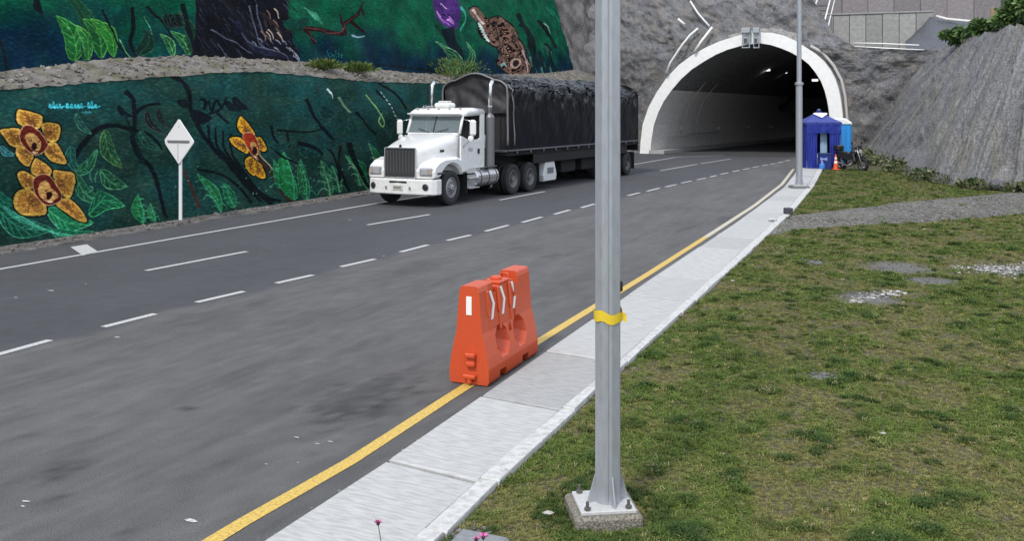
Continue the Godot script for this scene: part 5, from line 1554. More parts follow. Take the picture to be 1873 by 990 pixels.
func build_truck() -> void:
	var phi := deg_to_rad(28.0)
	var f := Vector3(-sin(phi), 0, cos(phi))
	var l := Vector3(cos(phi), 0, sin(phi))
	var c := G(827, 376)
	truck_x = Transform3D(Basis(f, Vector3.UP, -l), Vector3(c.x, 0.008, c.z) - l * 1.18)
	var white := M("truck_white", lin(.80, .80, .79), 0.25)
	white.albedo_texture = grain("truck_dust", 512, 0.015, 0.94, 1.02, 165, 6, 0.008)      # road dust in blotches
	white.uv1_triplanar = true
	white.uv1_scale = Vector3.ONE * 0.6
	white.clearcoat_enabled = true
	white.clearcoat = 0.6
	white.clearcoat_roughness = 0.1
	var chrome := M("chrome", lin(.68, .68, .69), 0.22, 0.95)
	var alum := M("aluminium", lin(.60, .60, .61), 0.34, 0.9)
	var black := M("chassis_black", lin(.010, .010, .011), 0.8)
	var glass := M("truck_glass", Color(0.55, 0.6, 0.62, 0.4), 0.05)
	glass.transparency = BaseMaterial3D.TRANSPARENCY_ALPHA
	var lamp := M("lamp_glass", lin(.55, .56, .58), 0.12, 0.35)
	var amber := M("amber_lens", lin(.42, .34, .26), 0.25)
	var t := thing("tractor_truck", "white conventional tractor truck with tall exhaust stacks hauling the black trailer", "truck", truck_x.origin, truck_x.basis)
	# hood
	var st := begin(true)
	loft(st, [rsec(-0.86, 1.96, 0.95, 2.15, 0.24, 1.96), rsec(-0.5, 1.88, 0.92, 2.09, 0.24, 1.9), rsec(0.0, 1.7, 0.9, 1.99, 0.24, 1.72), rsec(0.5, 1.48, 0.9, 1.87, 0.22, 1.5), rsec(0.82, 1.3, 0.88, 1.78, 0.18, 1.34), rsec(0.97, 1.2, 0.86, 1.73, 0.12, 1.26)], true, true)
	put("hood", done(st), white, t)
	# grille
	var gr := put("grille", prismm([[-0.53, 0.0], [0.53, 0.0], [0.53, 0.86], [0.3, 0.90], [-0.3, 0.90], [-0.53, 0.86]], 0.0, 0.07, 0.015, Transform3D(Basis(Vector3(0, 0, -1), Vector3(-0.05, 1, 0).normalized(), Vector3(1, 0.05, 0).normalized()), Vector3(0.965, 0.84, 0))), M("grille_dark", lin(.05, .052, .055), 0.5, 0.3), t)
	for k in 9: put("grille_bar", boxm(Vector3(1.035 - 0.022, 1.26, -0.44 + k * 0.11), Vector3(0.03, 0.76, 0.026), 0.006), M("bar_grey", lin(.16, .165, .17), 0.4, 0.6), gr)
	for k in [[0.5, 1.72, 0.0, 1.1, 0.05], [0.5, 0.845, 0.0, 1.1, 0.05]]: put("grille_frame", boxm(Vector3(1.03 - (0.04 if k[1] > 1.0 else 0.0), k[1], 0), Vector3(0.06, k[4], k[3]), 0.012), alum, gr)
	for s in [-1, 1]: put("grille_frame", boxm(Vector3(1.0, 1.28, s * 0.545), Vector3(0.07, 0.86, 0.035), 0.01), alum, gr)
	put("hood_ornament", prismm([[-0.05, 0], [0.05, 0], [0.03, 0.09], [0, 0.12], [-0.03, 0.09]], -0.02, 0.02, 0.006, Transform3D(Basis(Vector3(0, 0, -1), Vector3.UP, Vector3(1, 0, 0)), Vector3(0.99, 1.72, 0))), black, t)
	for s in [-1, 1]: put("hood_vent", boxm(Vector3(-0.02, 1.62, s * 0.842), Vector3(0.3, 0.07, 0.06), 0.01, Basis(Vector3.UP, -s * 0.16)), black, t)
	# fenders with wheel arches
	for s in [-1, 1]:
		var poly := [[0.98, 0.84], [1.0, 1.05], [0.94, 1.2], [0.72, 1.34], [0.4, 1.42], [-0.3, 1.44], [-0.62, 1.36], [-0.86, 1.18], [-0.98, 0.96], [-0.82, 0.92]]
		for k in 11:
			var a := deg_to_rad(150.0 - k * 12.0)
			poly.append([cos(a) * 0.66, 0.56 + sin(a) * 0.66])
		poly.append([0.66, 0.84])
		var fx := Transform3D(Basis(Vector3.RIGHT, Vector3.UP, Vector3(0, 0, 1)), Vector3.ZERO)
		st = begin()
		prism(st, poly, 0.5 if s > 0 else -1.19, 1.19 if s > 0 else -0.5, 0.07, fx)
		put("fender", done(st), white, t)
		var hl := Node3D.new()
		hl.name = "headlight"
		t.add_child(hl, true)
		put("bezel", boxm(Vector3(0.96, 1.03, s * 0.9), Vector3(0.12, 0.25, 0.46), 0.04), M("bezel_grey", lin(.30, .30, .31), 0.4, 0.4), hl)
		put("lens", boxm(Vector3(1.022, 1.04, s * 0.86), Vector3(0.02, 0.17, 0.24), 0.008), lamp, hl)
		put("indicator", boxm(Vector3(1.018, 1.03, s * 1.06), Vector3(0.02, 0.14, 0.1), 0.008), amber, hl)
		put("fender_strip", boxm(Vector3(0.62, 0.99, s * 1.2), Vector3(0.42, 0.06, 0.02), 0.006), M("strip_dark", lin(.06, .06, .06), 0.4), t)
		put("mud_flap", boxm(Vector3(-0.9, 0.6, s * 0.98), Vector3(0.02, 0.66, 0.38), 0.004), black, t)
	# bumper
	var bp := []
	for a in [[-1.2, 0.62], [-1.2, 0.86], [-1.1, 1.0], [-0.85, 1.08], [0.0, 1.13], [0.85, 1.08], [1.1, 1.0], [1.2, 0.86], [1.2, 0.62], [1.14, 0.62], [1.12, 0.82], [0.8, 0.98], [0, 1.02], [-0.8, 0.98], [-1.12, 0.82], [-1.14, 0.62]]: bp.append(a)
	var bumper := put("bumper", prismm(bp, 0.36, 0.82, 0.03, Transform3D(Basis(Vector3(0, 0, -1), Vector3(1, 0, 0), Vector3(0, 1, 0)), Vector3.ZERO)), white, t)
	put("air_slot", boxm(Vector3(1.115, 0.73, 0), Vector3(0.05, 0.055, 0.62), 0.015), black, bumper)
	for s in [-1, 1]: put("fog_lamp", lathem([[0.10, 0.0], [0.10, 0.03], [0.075, 0.05], [0.0, 0.045]], 18, Vector3(1.045, 0.60, s * 0.92), Basis(Vector3.BACK, Vector3.RIGHT, Vector3.UP)), M("fog_dark", lin(.03, .03, .035), 0.2), bumper)
	var pl := put("number_plate", boxm(Vector3(1.135, 0.57, 0), Vector3(0.02, 0.16, 0.34), 0.006), M("plate", lin(.55, .55, .50), 0.5), bumper)
	put("plate_marks", boxm(Vector3(1.147, 0.57, 0), Vector3(0.004, 0.075, 0.27), 0.001), M("plate_ink", lin(.22, .22, .22), 0.6), pl)
	for k in 2: put("tow_eye", boxm(Vector3(1.13, 0.56, -0.42 + k * 0.84), Vector3(0.03, 0.09, 0.05), 0.008), M("bezel_grey", lin(.3, .3, .3)), bumper)
	# cab shell: floor, back, roof, pillars, doors with real window openings
	var x0 := -0.78
	var x1 := -2.2
	var hw := 1.02
	put("cab_floor", boxm(Vector3((x0 + x1) * 0.5, 0.98, 0), Vector3(1.42, 0.08, 2.0), 0.02), black, t)
	put("cab_back", boxm(Vector3(x1 + 0.03, 1.86, 0), Vector3(0.06, 1.8, 2.04), 0.03), white, t)
	st = begin(true)
	loft(st, [rsec(x1 - 0.02, 2.08, 2.68, 2.90, 0.13), rsec(-1.6, 2.1, 2.68, 2.93, 0.13), rsec(-1.2, 2.08, 2.66, 2.90, 0.13), rsec(-0.98, 2.04, 2.66, 2.80, 0.08)], true, true)
	put("roof", done(st), white, t)
	put("sun_visor", boxm(Vector3(-0.92, 2.70, 0), Vector3(0.3, 0.035, 1.96), 0.012, Basis(Vector3.BACK, 0.28)), white, t)
	put("cowl", boxm(Vector3(-0.80, 2.09, 0), Vector3(0.18, 0.1, 1.86), 0.03), white, t)
	st = begin()
	for s in [-1, 1]: pass
	for s in [-1, 1]:
		put("pillar", tubem([Vector3(-0.78, 2.12, s * 0.97), Vector3(-1.02, 2.72, s * 0.95)], 0.045, 8), white, t)
		put("rear_pillar", boxm(Vector3(x1 + 0.14, 2.35, s * hw), Vector3(0.28, 0.76, 0.05), 0.015), white, t)
		var door := put("door", prismm([[-0.78, 1.02], [-0.72, 1.5], [-0.74, 2.06], [-0.9, 2.02], [-1.2, 1.92], [-1.78, 1.92], [-1.94, 1.98], [-1.94, 1.02]], hw - 0.03 if s > 0 else -hw - 0.03, hw + 0.03 if s > 0 else -hw + 0.03, 0.012), white, t)
		put("handle", boxm(Vector3(-1.78, 1.55, s * (hw + 0.05)), Vector3(0.09, 0.16, 0.04), 0.01), black, door)
		put("vent_window_bar", tubem([Vector3(-1.16, 1.93, s * hw), Vector3(-1.14, 2.7, s * 0.97)], 0.02, 6), black, door)
		put("emblem", boxm(Vector3(-1.3, 1.62, s * (hw + 0.036)), Vector3(0.26, 0.12, 0.006), 0.002), M("emblem_grey", lin(.42, .43, .45), 0.4), door)
		put("cab_side", boxm(Vector3(-2.07, 1.5, s * hw), Vector3(0.24, 1.0, 0.055), 0.012), white, t)
		put("kick_panel", boxm(Vector3(-1.36, 0.95, s * (hw - 0.005)), Vector3(1.16, 0.16, 0.05), 0.012), M("kick_grey", lin(.50, .50, .50), 0.5), t)
		# mirror on a diagonal arm
		var mr := Node3D.new()
		mr.name = "mirror"
		t.add_child(mr, true)
		put("mirror_head", boxm(Vector3(-0.92, 2.30, s * 1.36), Vector3(0.14, 0.5, 0.22), 0.06), white, mr)
		put("spot_mirror", lathem([[0.0, -0.02], [0.09, 0.0], [0.09, 0.04], [0.0, 0.06]], 14, Vector3(-0.92, 1.98, s * 1.3), Basis(Vector3.BACK, Vector3.RIGHT, Vector3.UP)), white, mr)
		put("mirror_arm", tubem([Vector3(-0.86, 1.7, s * 1.04), Vector3(-0.9, 1.95, s * 1.28), Vector3(-0.92, 2.1, s * 1.34)], 0.022, 6), chrome, mr)
		put("mirror_arm", tubem([Vector3(-1.0, 2.56, s * 0.98), Vector3(-0.95, 2.5, s * 1.3)], 0.02, 6), chrome, mr)
		# exhaust stack with heat guard
		var ex := Node3D.new()
		ex.name = "exhaust_stack"
		t.add_child(ex, true)
		var exz: float = s * 1.12
		put("heat_guard", lathem([[0.0, 1.0], [0.13, 1.0], [0.15, 1.04], [0.15, 2.62], [0.1, 2.72], [0.0, 2.72]], 18, Vector3(-2.42, 0, exz)), M("guard_grey", lin(.17, .17, .185), 0.42, 0.6), ex)
		put("pipe", tubem([Vector3(-2.42, 2.65, exz), Vector3(-2.42, 3.5, exz), Vector3(-2.45, 3.66, exz), Vector3(-2.56, 3.8, exz)], 0.07, 12), chrome, ex)
		put("clamp", lathem([[0.08, 0.0], [0.085, 0.0], [0.085, 0.05], [0.08, 0.05]], 14, Vector3(-2.42, 2.95, exz)), alum, ex)
		put("side_fairing", boxm(Vector3(-2.66, 1.85, s * 0.99), Vector3(0.3, 1.7, 0.05), 0.015), white, t)
	var ws := put("windshield", prismm([[-0.93, 0.0], [0.93, 0.0], [0.90, 0.62], [-0.90, 0.62]], -0.008, 0.008, 0.0, Transform3D(Basis(Vector3(0, 0, -1), Vector3(-0.37, 0.93, 0).normalized(), Vector3(0.93, 0.37, 0).normalized()), Vector3(-0.79, 2.12, 0))), glass, t)
	put("centre_strip", tubem([Vector3(-0.775, 2.14, 0), Vector3(-1.0, 2.68, 0)], 0.016, 6), black, ws)
	for s in [-1, 1]: put("wiper", tubem([Vector3(-0.75, 2.15, s * 0.1), Vector3(-0.79, 2.27, s * 0.55)], 0.011, 5), black, ws)
	# inside of the cab
	for s in [-1, 1]:
		put("seat", boxm(Vector3(-1.8, 1.75, s * 0.5), Vector3(0.16, 0.85, 0.5), 0.05, Basis(Vector3.BACK, 0.12)), M("seat_grey", lin(.10, .10, .11), 0.9), t)
		put("seat", boxm(Vector3(-1.52, 1.36, s * 0.5), Vector3(0.5, 0.16, 0.5), 0.05), mats["seat_grey"], t)
	put("dashboard", boxm(Vector3(-1.02, 1.86, 0), Vector3(0.36, 0.34, 1.9), 0.06), mats["seat_grey"], t)
	var tor := TorusMesh.new()
	tor.inner_radius = 0.19
	tor.outer_radius = 0.225
	tor.rings = 24
	tor.ring_segments = 8
	var sw := put("steering_wheel", tor, black, t)
	sw.transform = Transform3D(Basis(Vector3.BACK, -0.9), Vector3(-1.26, 1.98, -0.5))
	put("headliner", boxm(Vector3(-1.6, 2.66, 0), Vector3(1.1, 0.02, 1.9), 0.0), mats["seat_grey"], t)
	put("rear_trim", boxm(Vector3(-2.12, 1.85, 0), Vector3(0.02, 1.6, 1.9), 0.0), mats["seat_grey"], t)
	# roof lights, horn, air unit
	put("roof_unit", boxm(Vector3(-1.55, 3.0, 0.05), Vector3(0.5, 0.17, 0.55), 0.06), white, t)
	put("roof_unit_cap", boxm(Vector3(-1.55, 3.11, 0.05), Vector3(0.3, 0.07, 0.36), 0.03), M("cap_grey", lin(.6, .6, .6), 0.6), t)
	for k in 5: put("marker_light", boxm(Vector3(-1.1, 2.9, -0.8 + k * 0.4), Vector3(0.09, 0.05, 0.07), 0.02), amber, t)
	put("air_horn", lathem([[0.0, -0.1], [0.02, -0.1], [0.025, 0.1], [0.06, 0.28], [0.05, 0.28], [0.0, 0.1]], 12, Vector3(-1.5, 2.97, 0.62), Basis(Vector3.UP, Vector3.RIGHT, Vector3.FORWARD)), chrome, t)
	# chassis, tanks, steps
	for s in [-1, 1]: put("frame_rail", boxm(Vector3(-2.4, 0.78, s * 0.43), Vector3(6.6, 0.28, 0.09), 0.01), black, t)
	put("front_axle", tubem([Vector3(0, 0.5, -1.0), Vector3(0, 0.5, 1.0)], 0.08, 8), black, t)
	put("engine_block", boxm(Vector3(0.1, 0.95, 0), Vector3(1.5, 0.6, 0.7), 0.05), black, t)
	for s in [-1, 1]:
		var tq := Basis(Vector3.BACK, Vector3.RIGHT, Vector3.UP)
		var tank := put("fuel_tank", lathem([[0.0, 0.0], [0.27, 0.0], [0.3, 0.03], [0.3, 1.36], [0.27, 1.4], [0.0, 1.4]], 24, Vector3(-2.98, 0.70, s * 0.86), tq), alum, t)
		for k in 3: put("tank_strap", lathem([[0.298, 0.0], [0.308, 0.0], [0.308, 0.05], [0.298, 0.05]], 24, Vector3(-2.85 + k * 0.5, 0.70, s * 0.86), tq), M("strap_dark", lin(.06, .06, .06), 0.5), tank)
		for k in 2: put("step", boxm(Vector3(-1.35, 0.42 + k * 0.3, s * 1.05), Vector3(0.62, 0.035, 0.26), 0.01), alum, t)
		put("battery_box", boxm(Vector3(-1.34, 0.62, s * 0.82), Vector3(0.6, 0.42, 0.4), 0.02), alum, t)
		put("tank_step", boxm(Vector3(-2.3, 1.02, s * 0.96), Vector3(1.3, 0.03, 0.24), 0.008), alum, t)
		wheel(t, 0.0, s * 1.03, 0.52, 0.29, M("front_rim", lin(.33, .33, .34), 0.45, 0.6))
		for k in 2:
			wheel(t, -3.95 - k * 1.27, s * 1.05, 0.52, 0.28, M("drive_rim", lin(.17, .17, .17), 0.5, 0.4), true)
			var inner := lathem([[0.3, -0.12], [0.5, -0.12], [0.52, -0.09], [0.52, 0.09], [0.5, 0.12], [0.3, 0.12]], 24, Vector3(-3.95 - k * 1.27, 0.52, s * 0.72), Basis(Vector3.RIGHT, Vector3(0, 0, 1), Vector3(0, -1, 0)))
			put("inner_tyre", inner, mats["rubber"], t)
		put("rear_mud_flap", boxm(Vector3(-5.85, 0.62, s * 0.9), Vector3(0.02, 0.7, 0.6), 0.004), black, t)
	put("fifth_wheel", lathem([[0.0, 0.0], [0.5, 0.0], [0.5, 0.08], [0.0, 0.1]], 20, Vector3(-4.6, 1.1, 0)), black, t)
	put("deck_plate", boxm(Vector3(-3.05, 0.98, 0), Vector3(0.7, 0.03, 0.95), 0.006), alum, t)
	for k in 2: put("drive_axle", tubem([Vector3(-3.95 - k * 1.27, 0.52, -1.0), Vector3(-3.95 - k * 1.27, 0.52, 1.0)], 0.1, 8), black, t)
	# bundle lashed behind the cab
	var bn := thing("tarp_bundle", "white and tan rolled bundle lashed between cab and trailer", "bundle", truck_x * Vector3(-2.95, 0.98, -0.45), truck_x.basis)
	put("roll", lathem([[0.0, 0.0], [0.24, 0.02], [0.29, 0.2], [0.25, 0.5], [0.28, 0.75], [0.2, 0.95], [0.0, 1.0]], 14, Vector3.ZERO, Basis.IDENTITY, true), M("tan_cloth", lin(.22, .18, .13), 0.9), bn)
	put("white_wrap", lathem([[0.29, 0.62], [0.31, 0.8], [0.2, 1.02], [0.0, 1.1]], 14, Vector3(0, 0, 0), Basis(Vector3.BACK, 0.05), true), M("white_cloth", lin(.7, .7, .68), 0.9), bn)

func build_trailer() -> void:
	var base := truck_x * Vector3(-3.35, 0, 0)
	var t := thing("semi_trailer", "long semi-trailer under a wrinkled black tarpaulin, behind the white tractor", "trailer", Vector3(base.x, 0.008, base.z), truck_x.basis)
	var black := M("chassis_black", Color.BLACK)
	var L := 12.5
	var hw := 1.27
	# tarpaulin over hoops: cross-section swept along the load, wrinkled along its shoulders
	var tarp := M("tarpaulin", lin(.008, .0085, .011), 0.26)
	tarp.metallic_specular = 0.27
	tarp.normal_enabled = true
	tarp.normal_texture = bumps("tarp_n", 512, 0.02, 5.0, 151, 4)
	tarp.normal_scale = 0.3
	tarp.uv1_triplanar = true
	tarp.uv1_scale = Vector3.ONE * 0.8
	var nz := noise(153, 0.9, 4)
	var rd := noise(155, 1.5, 3)
	var prof := []                                              # [z, y, wrinkle]
	prof.append([-hw, 1.38, 0.15])
	for k in 12: prof.append([-hw + 0.0, 1.5 + 1.95 * k / 11.0, 0.08 + 0.75 * pow(k / 11.0, 4.0)])
	for k in range(1, 12):
		var a := PI * 0.5 * k / 12.0
		prof.append([-hw + 0.5 - cos(a) * 0.5, 3.45 + sin(a) * 0.42, 1.0])
	for k in 17: prof.append([-hw + 0.5 + (2.0 * hw - 1.0) * k / 16.0, 3.87 + sin(PI * k / 16.0) * 0.24, 0.7])
	for k in range(1, 12):
		var a := PI * 0.5 * (12 - k) / 12.0
		prof.append([hw - 0.5 + cos(a) * 0.5, 3.45 + sin(a) * 0.42, 1.0])
	for k in 12: prof.append([hw, 1.5 + 1.95 * (11 - k) / 11.0, 0.3])
	prof.append([hw, 1.38, 0.15])
	var np := prof.size() - 1
	var shape := func(x: float, i: int) -> Vector3:
		var p: Array = prof[i]
		var w: float = p[2]
		var c := Vector2(p[0], p[1] - 2.6).normalized()
		var hoop := -absf(sin(x * PI / 1.55)) * 0.035 * clampf((p[1] - 2.0), 0, 1)                        # sag between hoops
		var fold := nz.get_noise_2d(x * 2.2 + p[1] * 1.6, p[1] * 1.1 + p[0]) * 0.16 * w - absf(rd.get_noise_2d(x * 1.2 + p[1] * 1.8, p[1] * 0.6)) * 0.30 * w * w
		if x > -0.25: fold *= clampf(-x * 4.0, 0, 1)
		var flat := nz.get_noise_2d(x * 0.9, p[1] * 0.7 + 40.0) * 0.03
		var o := hoop + fold + flat
		return Vector3(-0.0 + x, p[1] + c.y * o, p[0] + c.x * o)
	put("tarpaulin", sheet(np, 180, func(i: int, j: int):
		return [shape.call(-L * j / 180.0, i), Vector2(i, j), Color.WHITE], Vector3.UP), tarp, t)
	# loose folds along the top, most in a paler grey that paints their sheen
	var grey := M("tarp_sheen", lin(.10, .104, .115), 0.25)
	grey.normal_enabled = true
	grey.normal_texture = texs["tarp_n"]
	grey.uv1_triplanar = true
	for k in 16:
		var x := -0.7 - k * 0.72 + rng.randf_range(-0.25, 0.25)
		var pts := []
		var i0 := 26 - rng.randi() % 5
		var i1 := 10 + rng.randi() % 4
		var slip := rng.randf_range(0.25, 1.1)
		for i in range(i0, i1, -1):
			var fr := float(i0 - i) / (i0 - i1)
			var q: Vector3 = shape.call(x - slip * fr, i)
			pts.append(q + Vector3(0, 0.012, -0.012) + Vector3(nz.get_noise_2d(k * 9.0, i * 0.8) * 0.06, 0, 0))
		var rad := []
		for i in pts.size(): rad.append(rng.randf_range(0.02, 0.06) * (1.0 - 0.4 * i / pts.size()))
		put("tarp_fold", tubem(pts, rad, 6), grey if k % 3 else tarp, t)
	# front: hoop frame, hanging flap, dark headboard
	var frame := M("hoop_frame", lin(.17, .17, .17), 0.5, 0.2)
	var arch := []
	for i in range(2, np - 1): arch.append(shape.call(-0.02, i) + Vector3(0.03, 0, 0))
	put("hoop", tubem(arch, 0.035, 8), frame, t)
	var arch2 := []
	for i in range(2, 24): arch2.append(shape.call(-0.42, i) * Vector3(1, 1, 1) + Vector3(0, 0.0, -0.02))
	put("hoop", tubem(arch2, 0.028, 8), frame, t)
	var flap := sheet(20, 12, func(i: int, j: int):
		var z := lerpf(-hw + 0.05, hw - 0.05, i / 20.0)
		var top: float = 3.86 + 0.22 * cos(z / hw * 1.4) - 0.4 * pow(absf(z) / hw, 6.0)
		var y := lerpf(2.75, top, j / 12.0)
		var w := sin(PI * j / 12.0)
		return [Vector3(-0.06 + nz.get_noise_2d(z * 2.0, y * 1.5) * 0.16 * w - 0.05 * w, y, z), Vector2.ZERO, Color.WHITE], Vector3.RIGHT)
	put("front_flap", flap, M("flap_cloth", lin(.03, .027, .031), 0.6), t)
	put("headboard", boxm(Vector3(-0.22, 2.1, 0), Vector3(0.08, 1.3, 2.4), 0.01), M("headboard_dark", lin(.02, .018, .022), 0.7), t)
	for k in 4: put("headboard_rib", boxm(Vector3(-0.165, 2.1, -0.9 + k * 0.6), Vector3(0.04, 1.28, 0.06), 0.008), black, t)
	# deck with side rail
	put("deck", boxm(Vector3(-L * 0.5, 1.40, 0), Vector3(L, 0.16, 2.5), 0.015), black, t)
	for s in [-1, 1]:
		put("side_rail", boxm(Vector3(-L * 0.5, 1.50, s * 1.285), Vector3(L, 0.05, 0.04), 0.01), M("rail_dark", lin(.11, .11, .115), 0.6), t)
		put("main_beam", boxm(Vector3(-L * 0.5 - 0.2, 1.12, s * 0.5), Vector3(L - 0.6, 0.4, 0.12), 0.01), black, t)
		put("side_skirt", boxm(Vector3(-6.6, 1.15, s * 1.2), Vector3(9.2, 0.34, 0.03), 0.006), black, t)
	for k in 12: put("rope_hook", boxm(Vector3(-0.6 - k * 1.02, 1.43, -1.315), Vector3(0.05, 0.1, 0.03), 0.008), mats["rail_dark"], t)
	put("front_sill", boxm(Vector3(0.02, 1.49, 0), Vector3(0.05, 0.08, 2.5), 0.01), frame, t)
	# landing gear, tool box, spare
	for s in [-1, 1]:
		put("landing_leg", boxm(Vector3(-2.7, 0.78, s * 0.75), Vector3(0.13, 0.8, 0.13), 0.01), black, t)
		put("landing_foot", boxm(Vector3(-2.7, 0.4, s * 0.75), Vector3(0.3, 0.05, 0.28), 0.01), black, t)
	var tb := put("tool_box", prismm([[-0.5, 0.28], [0.5, 0.28], [0.56, 0.5], [0.36, 0.98], [-0.36, 0.98], [-0.56, 0.5]], -0.5, 0.5, 0.03, Transform3D(Basis(Vector3.RIGHT, Vector3.UP, Vector3.BACK), Vector3(-3.45, 0, -0.68))), M("box_white", lin(.62, .63, .63), 0.5), t)
	put("box_door", boxm(Vector3(-3.45, 0.66, -1.185), Vector3(0.5, 0.22, 0.03), 0.01), M("box_window", lin(.16, .17, .18), 0.4), tb)
	for k in 2: put("spare_rack", boxm(Vector3(-5.6 - k * 1.9, 0.72, 0), Vector3(1.3, 0.5, 1.9), 0.04), black, t)
	var rim := M("trailer_rim", lin(.12, .12, .12), 0.5, 0.4)
	for s in [-1, 1]:
		for k in 3:
			wheel(t, -8.75 - k * 1.28, s * 1.08, 0.51, 0.28, rim, true)
			put("inner_tyre", lathem([[0.3, -0.12], [0.49, -0.12], [0.51, -0.09], [0.51, 0.09], [0.49, 0.12], [0.3, 0.12]], 20, Vector3(-8.75 - k * 1.28, 0.51, s * 0.75), Basis(Vector3.RIGHT, Vector3(0, 0, 1), Vector3(0, -1, 0))), mats["rubber"], t)
		put("mud_flap", boxm(Vector3(-12.1, 0.62, s * 0.92), Vector3(0.02, 0.75, 0.6), 0.004), black, t)
	for k in 3: put("axle", tubem([Vector3(-8.75 - k * 1.28, 0.51, -1.0), Vector3(-8.75 - k * 1.28, 0.51, 1.0)], 0.08, 8), black, t)
	put("rear_frame", boxm(Vector3(-L - 0.03, 1.25, 0), Vector3(0.06, 0.4, 2.5), 0.02), black, t)
	put("tail_curtain", sheet(16, 10, func(i: int, j: int):
		var z := lerpf(-hw, hw, i / 16.0)
		var top: float = 3.84 + 0.22 * cos(z / hw * 1.4) - 0.4 * pow(absf(z) / hw, 6.0)
		var y := lerpf(1.4, top, j / 10.0)
		return [Vector3(-L + nz.get_noise_2d(z * 2.0, y) * 0.06, y, z), Vector2.ZERO, Color.WHITE], Vector3.LEFT), tarp, t)
	for k in 2: put("tail_lamp", boxm(Vector3(-L - 0.07, 1.2, -1.0 + k * 2.0), Vector3(0.03, 0.1, 0.3), 0.01), M("tail_red", lin(.35, .02, .02), 0.3), t)

